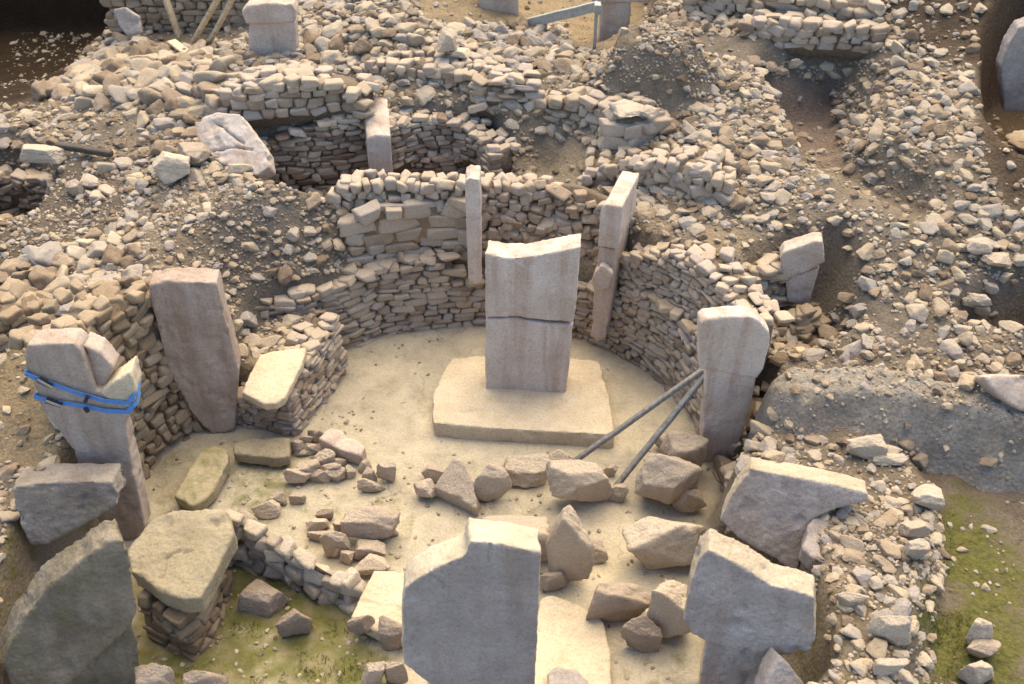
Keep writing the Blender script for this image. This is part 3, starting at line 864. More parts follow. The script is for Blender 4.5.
def ribbon(name, pts, wdir, width, th, mat):
    """flat webbing along pts"""
    a = Acc(); pts = np.array(pts); n = len(pts)
    V = []
    for i, p in enumerate(pts):
        tg = pts[min(i + 1, n - 1)] - pts[max(i - 1, 0)]; tg /= np.linalg.norm(tg) + 1e-9
        wv = np.asarray(wdir, float) - tg * np.dot(wdir, tg); wv /= np.linalg.norm(wv)
        nv = np.cross(tg, wv)
        for (s1, s2) in ((-1, -1), (1, -1), (1, 1), (-1, 1)):
            V.append(p + wv * s1 * width / 2 + nv * s2 * th / 2)
    F = []
    for i in range(n - 1):
        for j in range(4):
            F.append((4 * i + j, 4 * i + (j + 1) % 4, 4 * i + 4 + (j + 1) % 4, 4 * i + 4 + j))
    F += [(0, 3, 2, 1), (4 * n - 4, 4 * n - 3, 4 * n - 2, 4 * n - 1)]
    a.add(np.array(V), F)
    return link(name, a.mesh(name, [mat], False))

def strap(label, px, bk):
    f = onplane(px, SA, 4, 3, push=0.045)
    # resample and carry on round the right-hand corner and the left edge
    e = np.array([0.0, 1.0, 0.02])
    run = [f[0] + np.array([0.3, 0.35, 0.0]), f[0] + np.array([0.07, 0.12, 0.0]), f[0] + np.array([0.0, 0.02, 0])]
    for i in range(len(f) - 1):
        for t in np.linspace(0, 1, 6, endpoint=False): run.append(f[i] * (1 - t) + f[i + 1] * t)
    run += [f[-1], f[-1] + np.array([0.03, 0.05, 0.0]), f[-1] + np.array([-0.01, 0.3, -0.02]), f[-1] + np.array([-0.35, 0.5, -0.03])]
    r = empty('ratchet_strap', f[0]); tag(r, label, 'strap')
    o = ribbon('webbing', run, (0, 0, 1), 0.07, 0.008, M_STRAP); adopt(r, o)
    b = onplane(bk, SA, 4, 3, push=0.06)
    o = ribbon('ratchet', [b[0], b[0] * 0.6 + b[1] * 0.4, b[1]], (0, 0, 1), 0.085, 0.04, M_BUCKLE); adopt(r, o)
    h = ribbon('handle', [b[0] + np.array([0.02, -0.05, 0.03]), b[1] + np.array([0.02, -0.05, 0.01])], (0, 0, 1), 0.03, 0.02, M_STEEL); adopt(r, h)
    g = onplane([(85, 402 if 'upper' in label else 408), (88, 396 if 'upper' in label else 412)], SA, 4, 3, push=0.085)
    k = ribbon('hook', [g[0], g[1]], (1, 0, 0), 0.05, 0.03, M_BUCKLE); adopt(r, k)
strap('upper blue ratchet strap wrapped around the broken pillar', [(25,374),(52,384),(80,394),(105,401),(128,403),(134,395)], [(38,379),(52,386)])
strap('lower blue ratchet strap wrapped around the broken pillar', [(34,397),(55,402),(82,406),(106,411),(128,412),(134,405)], [(46,400),(62,405)])

slab('bench_slab', 'smooth cream slab lying on the stone bench', 'slab',
     [(241,392),(250,372),(260,354),(272,351),(307,347),(302,364),(285,397),(276,403),(264,404)], (264,404,1.1), 0, 84, 0.16, M_CREAM, seed=8, big=0.012)
slab('step_slab', 'small flat slab at the foot of the stone bench', 'slab',
     [(233,444),(250,438),(290,437),(289,456),(275,458),(233,453)], (260,456,0.28), 0, 88, 0.22, M_SLABY, seed=9, big=0.02)
slab('long_slab', 'long mossy slab lying on the floor beside the leaning pillar', 'slab',
     [(174,496),(190,466),(203,448),(214,444),(228,449),(228,462),(213,490),(204,500),(192,506)], (195,504,0.26), 10, 84, 0.24, M_MOSSY, seed=10, big=0.02)
slab('flat_block', 'big flat yellowish block lying on the dark masonry pier', 'block',
     [(131,572),(128,550),(152,517),(172,510),(205,508),(228,511),(233,534),(216,572),(200,598),(182,599),(158,590),(143,577)], (200,598,1.15), 0, 82, 0.36, M_SLABY, seed=11, cracks=[[(160,578),(165,560),(178,551),(190,552)]], big=0.04)
slab('pillar', 'grey tilted pillar head on the left, in front of the strapped pillar', 'pillar',
     [(8,488),(40,483),(80,481),(112,482),(120,497),(118,506),(98,518),(74,530),(44,545),(30,545),(20,528)], (60,540,0.95), 6, 12, 0.5, M_GREYW, seed=12, big=0.05)
slab('pillar', 'huge dark lichened pillar with a slanting head in the bottom left corner', 'pillar',
     [(97,549),(110,541),(124,540),(130,562),(138,611),(132,627),(66,688),(16,700),(3,662),(20,622),(50,586),(76,566)], (90,660,0.75), 8, 10, 0.40, M_LICHEN, seed=13, big=0.03, ext=(-0.5, 0.85, -0.02),
     extra=[([(50,690),(66,676),(130,620),(138,640),(143,720),(40,740)], -0.16, 0.35)])
slab('pillar', 'slim pale pillar with a dark joint, standing on the ledge left of the central pillar', 'pillar',
     [(464.5,181),(470,178),(480,180),(481,216),(480.5,218),(481.5,282),(475,285),(468.5,281),(466,218)], (475,284,1.3), 0, 0, 0.5, M_PILLAR, seed=14, voxel=0.025, big=0.015, cracks=[[(464,218),(482,219)]], crack_d=0.03)
t = empty('pillar', W(598, 341, 0.38)); tag(t, 'tall T-shaped pillar with an animal carved in relief on its narrow front', 'pillar')
TA = (597, 341, 0.38)
h1 = weather([faced([(600,212),(604,204),(622,207),(617,250),(597.5,247)], TA, -14, 2, 1.2, ext=(0.34, 0.94, 0.02))], 'head', M_PILLAR, seed=15, voxel=0.028, big=0.015)
h2 = weather([faced([(599,247),(616,250),(612,300),(605,338),(597,342),(590,336),(593,300),(596,270)], TA, -14, 2, 1.0, ext=(0.34, 0.94, 0.02), push=-0.04)], 'shaft', M_PINK, seed=16, voxel=0.028, big=0.015)
h3 = weather([faced([(595,272),(600,268),(606,272),(612,278),(609,288),(600,291),(594,290),(592,281)], TA, -14, 2, 0.22, push=0.11),
              faced([(598,266),(604,266),(613,274),(612,279),(604,274)], TA, -14, 2, 0.2, push=0.13)], 'carved_animal', M_PINK, seed=17, voxel=0.022, big=0.03)
for o in (h1, h2, h3): adopt(t, o)
t = empty('pillar', W(716, 462, 0.0)); tag(t, 'pale T-shaped pillar propped by two thin grey poles on the right of the floor', 'pillar')
TB = (716, 462, 0.0)
h1 = weather([faced([(700.5,324),(706,320),(731,317),(751,317),(759,321),(770,333),(770.5,346),(763,371),(757,379),(728,374),(700,369)], TB, 2, -3, 0.28, push=0.04)], 'head', M_PILLAR, seed=18, big=0.016)
h2 = weather([faced([(708,366),(757,374),(754,392),(746,424),(738,446),(727,462),(716,474),(700,466),(703,420)], TB, 2, -3, 0.26)], 'shaft', M_PILLAR, seed=19, big=0.018)
adopt(t, h1); adopt(t, h2)
t = empty('pillar', W(797, 303, 1.55)); tag(t, 'small T-shaped pillar standing in the stony trench on the right', 'pillar')
TC = (797, 303, 1.55)
h1 = weather([faced([(779.5,258),(784,252),(815,241),(823,242),(824.5,262),(810,271),(786,280),(781,274)], TC, -12, 2, 0.36, push=0.04)], 'head', M_PINK, seed=20, big=0.03)
h2 = weather([faced([(785,279),(820,267),(814,290),(809,306),(787,302)], TC, -12, 2, 0.3)], 'shaft', M_PINK, seed=21, big=0.025)
adopt(t, h1); adopt(t, h2)
slab('pillar', 'square pillar with a bright sloping top in the sunken pit', 'pillar',
     [(366,138),(376,135),(390.5,136),(391.5,158),(393,178),(394,198),(372,198),(368,160)], (381,197,1.5), 2, 0, 1.2, M_PILLAR, seed=22, big=0.018, ext=(-0.12, 1, 0.22))
slab('boulder_slab', 'large pale flat boulder with dark cracks, left of the sunken pit', 'boulder',
     [(195,133),(203,117),(217,111),(240,113),(252,128),(268,150),(269,167),(257,176),(236,170),(214,160),(203,148)], (240,172,2.75), -8, 48, 0.4, M_PILLAR, seed=23,
     cracks=[[(216,122),(228,131),(244,143)], [(213,150),(235,147),(252,149)]], big=0.04, crack_d=0.09)
t = empty('pillar', W(272, 58, 3.35)); tag(t, 'weathered T-shaped pillar standing behind the upper terrace near the top left', 'pillar')
TD = (272, 60, 3.35)
h1 = weather([faced([(241,12),(247,6),(268,3),(292,4),(296,12),(295,22),(270,24),(246,24)], TD, 0, 0, 0.5, push=0.05)], 'head', M_PINK, seed=24, big=0.03)
h2 = weather([faced([(249,22),(295,22),(296,52),(285,64),(255,66),(248,58)], TD, 0, 0, 0.45)], 'shaft', M_PINK, seed=25, big=0.025)
adopt(t, h1); adopt(t, h2)
slab('pillar', 'pale pillar stump cut off by the top edge, left of the steel beam', 'pillar',
     [(481,-30),(517,-30),(519,19),(505,22),(478,20)], (498,22,3.3), 0, 0, 0.5, M_PINK, seed=26)
t = empty('pillar', W(613, 40, 3.0)); tag(t, 'pinkish T-shaped pillar at the end of the steel beam, top centre', 'pillar')
TE = (613, 44, 2.9)
h1 = weather([faced([(592,-24),(650,-28),(648,2),(592,4)], TE, 0, 0, 0.5, push=0.05)], 'head', M_PINK, seed=27)
h2 = weather([faced([(601,2),(632,1),(630,20),(625,42),(612,48),(599,44)], TE, 0, 0, 0.45)], 'shaft', M_PINK, seed=28)
adopt(t, h1); adopt(t, h2)
slab('pillar', 'grey upright pillar cut off by the right edge near the top', 'pillar',
     [(1001,68),(1008,45),(1019,28),(1040,20),(1050,60),(1046,112),(1004,112)], (1020,114,3.0), -8, 0, 0.4, M_GREY, seed=29)
slab('dark_slab', 'dark slab leaning in the shaded cut at the right edge', 'slab',
     [(1006,176),(1008,140),(1030,134),(1050,138),(1046,178)], (1020,178,2.35), -14, 4, 0.3, M_GREY, seed=30)

# foreground pillars
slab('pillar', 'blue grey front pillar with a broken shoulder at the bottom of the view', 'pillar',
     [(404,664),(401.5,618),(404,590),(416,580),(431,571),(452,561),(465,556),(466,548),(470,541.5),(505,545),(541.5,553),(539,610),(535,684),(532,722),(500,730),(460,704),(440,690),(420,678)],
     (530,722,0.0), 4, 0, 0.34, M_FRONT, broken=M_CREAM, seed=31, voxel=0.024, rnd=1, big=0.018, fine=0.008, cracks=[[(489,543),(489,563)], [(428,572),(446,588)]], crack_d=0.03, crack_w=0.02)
slab('fallen_slab', 'large cream slab lying beside the right edge of the front pillar', 'slab',
     [(530,640),(541,598),(552,594),(578,604),(597,613),(604,622),(610,650),(613,700),(530,700)], (600,640,0.16), 0, 88, 0.24, M_CREAM, seed=32, big=0.012,
     cracks=[[(546,603),(562,616),(575,622)]], crack_d=0.02)
slab('small_slab', 'small greenish slab on the big cream slab beside the front pillar', 'slab',
     [(547,672),(556,666),(578,670),(588,680),(592,700),(550,700)], (570,690,0.26), 0, 86, 0.12, M_GREY, seed=33, big=0.01)
slab('flat_slab', 'pale flat slab with a crack, lying left of the front pillar', 'slab',
     [(350,618),(362,592),(374,570),(392,570),(408,574),(408,640),(382,634)], (380,632,0.3), 0, 82, 0.28, M_CREAM, seed=34, big=0.02, cracks=[[(356,600),(380,604),(404,609)]], crack_d=0.04)
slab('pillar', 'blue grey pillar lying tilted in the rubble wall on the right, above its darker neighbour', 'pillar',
     [(719,520),(730,496),(750,468),(780,474),(830,484),(868,493),(866,501),(838,508),(812,519),(804,545),(797,573),(770,556),(737,537)], (770,560,0.9), -16, 20, 0.42, M_FRONT, broken=M_PALE, seed=35, voxel=0.028, rnd=1, big=0.03)
slab('pillar', 'stained grey T-shaped pillar in the bottom right, paler along its broken top edge', 'pillar',
     [(684,618),(690,583),(697,560),(708,549),(740,566),(772,586),(800,592),(815,598),(816,632),(810,650),(782,655),(745,652),(706,643),(688,630)], (745,720,0.0), -14, 8, 0.40, M_FRONT, broken=M_PALE, seed=141, voxel=0.028, rnd=1, big=0.04,
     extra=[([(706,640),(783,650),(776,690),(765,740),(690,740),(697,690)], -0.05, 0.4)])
slab('wedge_slab', 'small pale slab wedged between the right-hand pillar and the rubble', 'slab',
     [(803,548),(808,524),(816,515),(842,516),(850,532),(840,548),(815,560)], (820,556,1.5), 4, 80, 0.3, M_GREY, seed=37)
slab('corner_slab', 'pointed grey stone standing at the bottom edge in front of the rubble wall', 'stone',
     [(762,700),(768,676),(780,655),(790,664),(806,684),(810,700)], (785,700,1.1), 10, 35, 0.3, M_GREY, seed=38)
slab('edge_block', 'pale angular block cut off by the right edge, above the grey heap', 'block',
     [(983,377),(1000,374),(1060,376),(1060,416),(1020,410),(1000,398)], (1020,410,2.15), -8, 40, 0.5, M_PINK, seed=39, big=0.05)
slab('dark_stone', 'flat stone sunk in the trench above the grey heap', 'stone',
     [(842,358),(850,346),(866,338),(890,336),(896,346),(880,354),(862,364),(846,364)], (865,362,1.7), 10, 45, 0.35, M_GREY, seed=40, big=0.05)
slab('covering_slab', 'flat slab bridging the dark hollow at the left edge', 'slab',
     [(5,232),(10,228),(38,228),(44,233),(28,250),(20,252)], (22,250,1.75), 0, 40, 0.12, M_SLABY, seed=41)
slab('grey_slab', 'rounded grey slab leaning on the high back wall left of the planks', 'slab',
     [(113,10),(124,7),(138,16),(141,33),(128,36),(119,26)], (130,36,3.1), 6, 20, 0.25, M_GREY, seed=42)

# ------------------------------------------------------------------ spoil heaps
def heap_z(h, X, Y, z0):
    P, width, seed = h
    X = np.asarray(X, float); Y = np.asarray(Y, float)
    d = np.full(X.shape, 99.0)
    for i in range(len(P) - 1):
        a, b = P[i, :2], P[i + 1, :2]; e = b - a
        t = np.clip(((X - a[0]) * e[0] + (Y - a[1]) * e[1]) / (e @ e), 0, 1)
        d = np.minimum(d, np.hypot(X - a[0] - t * e[0], Y - a[1] - t * e[1]))
    f = fbm(np.stack([X.ravel() * 1.5, Y.ravel() * 1.5, X.ravel() * 0], 1), seed, 4).reshape(X.shape)
    d = d + 0.3 * f
    prof = 1 - smooth(0.3 * width, width, d)
    g = fbm(np.stack([X.ravel() * 6, Y.ravel() * 6, X.ravel() * 0], 1), seed + 5, 4).reshape(X.shape)
    return z0 + (P[:, 2].mean() - z0) * prof * (1 + 0.15 * f) + 0.09 * g * prof + 0.05 * prof * fbm(np.stack([X.ravel() * 15, Y.ravel() * 15, X.ravel() * 0], 1), seed + 9, 2).reshape(X.shape) - 0.05, prof

def heap(name, label, ridge, width, mat, seed, cat='heap'):
    P = np.array([W(u, v, z) for u, v, z in ridge])
    lo = P.min(0) - 2.5 * width; hi = P.max(0) + 2.5 * width
    X, Y = np.meshgrid(np.arange(lo[0], hi[0], 0.045), np.arange(lo[1], hi[1], 0.045))
    h = (P, width, seed)
    Z, prof = heap_z(h, X, Y, zfun(X, Y))
    keep = prof > 0.0
    idx = -np.ones(X.size, int); kk = keep.ravel()
    i = np.arange(X.size).reshape(X.shape)
    F = np.stack([i[:-1, :-1].ravel(), i[:-1, 1:].ravel(), i[1:, 1:].ravel(), i[1:, :-1].ravel()], 1)
    F = F[kk[F].all(1)]
    used = np.unique(F); idx[used] = np.arange(len(used))
    V = np.stack([X.ravel(), Y.ravel(), Z.ravel()], 1)[used]
    a = Acc(); a.add(V, idx[F])
    o = link(name, a.mesh(name, [mat])); origin_to(o, np.array([*V[:, :2].mean(0), V[:, 2].min()]))
    tag(o, label, cat)
    return h

def heap_mat(name, lo, hi, sc=22):
    m, t, b = newmat(name)
    pos = geopos(t)
    n = noise(t, sc, 12, 0.78, pos)
    r = ramp(t, [(0.3, lo), (0.62, hi), (0.78, tuple(min(1, c * 1.5) for c in hi))])
    t.links.new(n.outputs[0], r.inputs[0])
    n0 = noise(t, 1.8, 5, 0.6, pos)
    r0 = ramp(t, [(0.3, (0.7, 0.68, 0.66)), (0.7, (1.15, 1.15, 1.15))]); t.links.new(n0.outputs[0], r0.inputs[0])
    t.links.new(mixc(t, 'MULTIPLY', 1.0, r.outputs[0], r0.outputs[0]), b.inputs['Base Color'])
    b.inputs['Roughness'].default_value = 1.0
    b.inputs['Specular IOR Level'].default_value = 0.05
    v = t.nodes.new('ShaderNodeTexVoronoi'); v.inputs['Scale'].default_value = 13; t.links.new(pos, v.inputs['Vector'])
    bumpy(t, b, math_n(t, 'ADD', n.outputs[0], math_n(t, 'MULTIPLY', v.outputs['Distance'], -0.7)), 0.9, 0.06)
    return m
M_HEAP = heap_mat('grey spoil', (0.19, 0.17, 0.145), (0.40, 0.36, 0.305))
M_GRAVEL = heap_mat('gravel spoil', (0.13, 0.105, 0.08), (0.27, 0.225, 0.17), 30)
H1 = heap('spoil_heap', 'long grey heap of crumbly spoil on the right', [(805,378,2.1),(870,375,2.1),(940,386,2.1),(1010,400,2.1),(1080,418,2.1)], 0.78, M_HEAP, 3)
H2 = heap('gravel_heap', 'rounded heap of dark gravel beside the pillar at the top centre', [(645,28,4.35),(668,32,4.35)], 1.1, M_GRAVEL, 8)
HEAPS = [H1, H2]

def ztop(X, Y):
    """ground height with the heaps on it"""
    z = zfun(X, Y)
    for h in HEAPS:
        zh, pr = heap_z(h, X, Y, z)
        z = np.where(pr > 0, np.maximum(zh, z), z)
    return z

# ------------------------------------------------------------------ timbers and steel
def beam(name, label, p, q, wd, th, mat, cat='beam', group=None, up=(0, 0, 1), rounded=True):
    p = np.array(p, float); q = np.array(q, float)
    n = 8
    d = (q - p); L = np.linalg.norm(d); d /= L
    s = np.cross(d, np.asarray(up, float)); s /= np.linalg.norm(s); t = np.cross(s, d)
    bm = bmesh.new()
    prev = None; rings = []
    for i in range(n + 1):
        c = p + d * L * i / n + (s * random.uniform(-1, 1) + t * random.uniform(-1, 1)) * 0.004
        ring = [bm.verts.new(c + s * a * wd / 2 + t * b * th / 2) for a, b in ((-1, -1), (1, -1), (1, 1), (-1, 1))]
        rings.append(ring)
    for i in range(n):
        for j in range(4):
            bm.faces.new((rings[i][j], rings[i][(j + 1) % 4], rings[i + 1][(j + 1) % 4], rings[i + 1][j]))
    bm.faces.new(rings[0][::-1]); bm.faces.new(rings[-1])
    bmesh.ops.recalc_face_normals(bm, faces=bm.faces[:])
    lg = [e for e in bm.edges if len(e.link_faces) == 2 and e.calc_face_angle(0) > 1.0]
    bmesh.ops.bevel(bm, geom=lg, offset=min(wd, th) * (0.3 if rounded else 0.1), segments=2, affect='EDGES', profile=0.5)
    me = bpy.data.meshes.new(name); bm.to_mesh(me); bm.free()
    me.materials.append(mat)
    o = link(name, me); origin_to(o, p)
    if label: tag(o, label, cat, group)
    return o
beam('prop', 'thin grey prop reaching farther left, from the propped pillar to the boulders', W(704,369,1.75), W(566,467,0.05), 0.085, 0.085, M_PROP, 'prop')
beam('prop', 'steeper thin grey prop under the shoulder of the propped pillar', W(708,372,1.72), W(612,491,0.05), 0.09, 0.09, M_PROP, 'prop')
beam('plank', 'upright plank leaning on the high back wall', W(179,36,2.7), W(164,-6,3.75), 0.32, 0.06, M_WOOD, 'plank', up=(1, 0, 0.2))
beam('plank', 'left one of two crossing poles leaning on the back wall', W(193,42,2.8), W(222,-8,4.3), 0.13, 0.09, M_WOOD, 'pole')
beam('plank', 'right one of two crossing poles, near the back pillar', W(207,47,2.8), W(236,-8,4.3), 0.13, 0.09, M_WOOD, 'pole')
beam('plank', 'short plank lying on the rubble below the leaning poles', W(171,41,3.05), W(190,55,2.95), 0.22, 0.06, M_WOOD, 'plank')
beam('plank', 'thin plank lying level at the foot of the leaning poles', W(196,50,2.95), W(222,52,2.95), 0.12, 0.06, M_WOOD, 'plank')
beam('dark_beam', 'dark timber lying on the ground behind the boulder at the left edge', W(56,145,2.78), W(112,154,2.82), 0.14, 0.12, M_DARKWOOD, 'beam')
sb = empty('steel_beam', W(597, 10, 3.9)); tag(sb, 'grey steel beam on a thin post reaching the pillar at the top centre', 'beam')
o = beam('rail', None, W(519,25,3.35), W(598,6,4.1), 0.13, 0.2, M_STEEL, rounded=False); adopt(sb, o)
o = beam('post', None, W(594,54,3.15), W(597,6,4.2), 0.07, 0.07, M_STEEL, up=(0, 1, 0), rounded=False); adopt(sb, o)
o = beam('clamp', None, W(594,8,4.15), W(601,8,4.15), 0.2, 0.26, M_STEEL, up=(0, 1, 0), rounded=False); adopt(sb, o)

# ------------------------------------------------------------------ boulders
BOULDERS = []
def boulder(label, u0, v0, u1, v1, hr=0.6, yaw=0.0, tint=0.5, seed=0, z=None, name='boulder', cat='boulder', group=None, mat=None, k=16, p=46, lean=0.0, dr=None, boxy=0.75):
    """box u0..u1, v0..v1 of the stone in the photo; hr = how much of its pixel height is height rather than depth"""
    uc = (u0 + u1) / 2; vb = v1
    if z is None:
        z = 0.0
        for _ in range(6):
            q = W(uc, v0 * 0.35 + v1 * 0.65, z + 0.05)
            z = float(ztop(np.array([q[0]]), np.array([q[1]]))[0])
    q = W(uc, (v0 + v1) / 2, z + 0.15)
    dep = q[1] * CP - (q[2] - CAM_H) * SP
    ang = math.atan2(CAM_H - q[2], q[1])
    wm = 1.08 * (u1 - u0) * dep / FPX
    hm = 1.22 * (v1 - v0) * dep / FPX
    H = hm * hr / math.cos(ang); D = hm * (1 - hr) / math.sin(ang)
    D = max(D, 0.3 * wm)
    q = W(uc, (v0 + v1) / 2, z + H * 0.45)
    V, F = rock(5, 7000 + seed, p=p, k=k, boxy=boxy, rough=0.04, skew=0.30, cut=(0.92, 1.2))
    V = V * (1 + 0.09 * fbm(V * 1.7 + seed, seed + 2, 5) - 0.10 * np.clip(fbm(V * 2.6 + seed, seed + 31, 3) - 0.15, 0, 1))[:, None]
    rd = 1 - np.abs(fbm(V * 2.2 + seed * 1.7, seed + 51, 4)) * 2.2
    V = V * (1 - 0.05 * np.clip(rd, 0, 1) ** 3)[:, None]
    V = V + 0.014 * np.stack([fbm(V * 7, seed, 3), fbm(V * 7, seed + 9, 3), fbm(V * 7, seed + 5, 3)], 1)
    M = rotz(R(yaw)) @ roty(R(lean))
    V = V @ M.T
    sz = (V.max(0) - V.min(0)); V = (V - (V.max(0) + V.min(0)) / 2) / sz
    V = V * np.array([wm, D, H])
    V[:, 2] += H * 0.5 - 0.06 * H
    a = Acc(); a.add(V, F, tint)
    o = link(name, a.mesh(name, [mat or M_BOULDER]))
    zb = z if z is not None else 0
    c = W(uc, (v0 + v1) / 2, zb + H * 0.5)
    o.location = (float(c[0]), float(c[1]), float(zb))
    tag(o, label, cat, group)
    BOULDERS.append((c[0], c[1], max(wm, D) / 2))
    return o

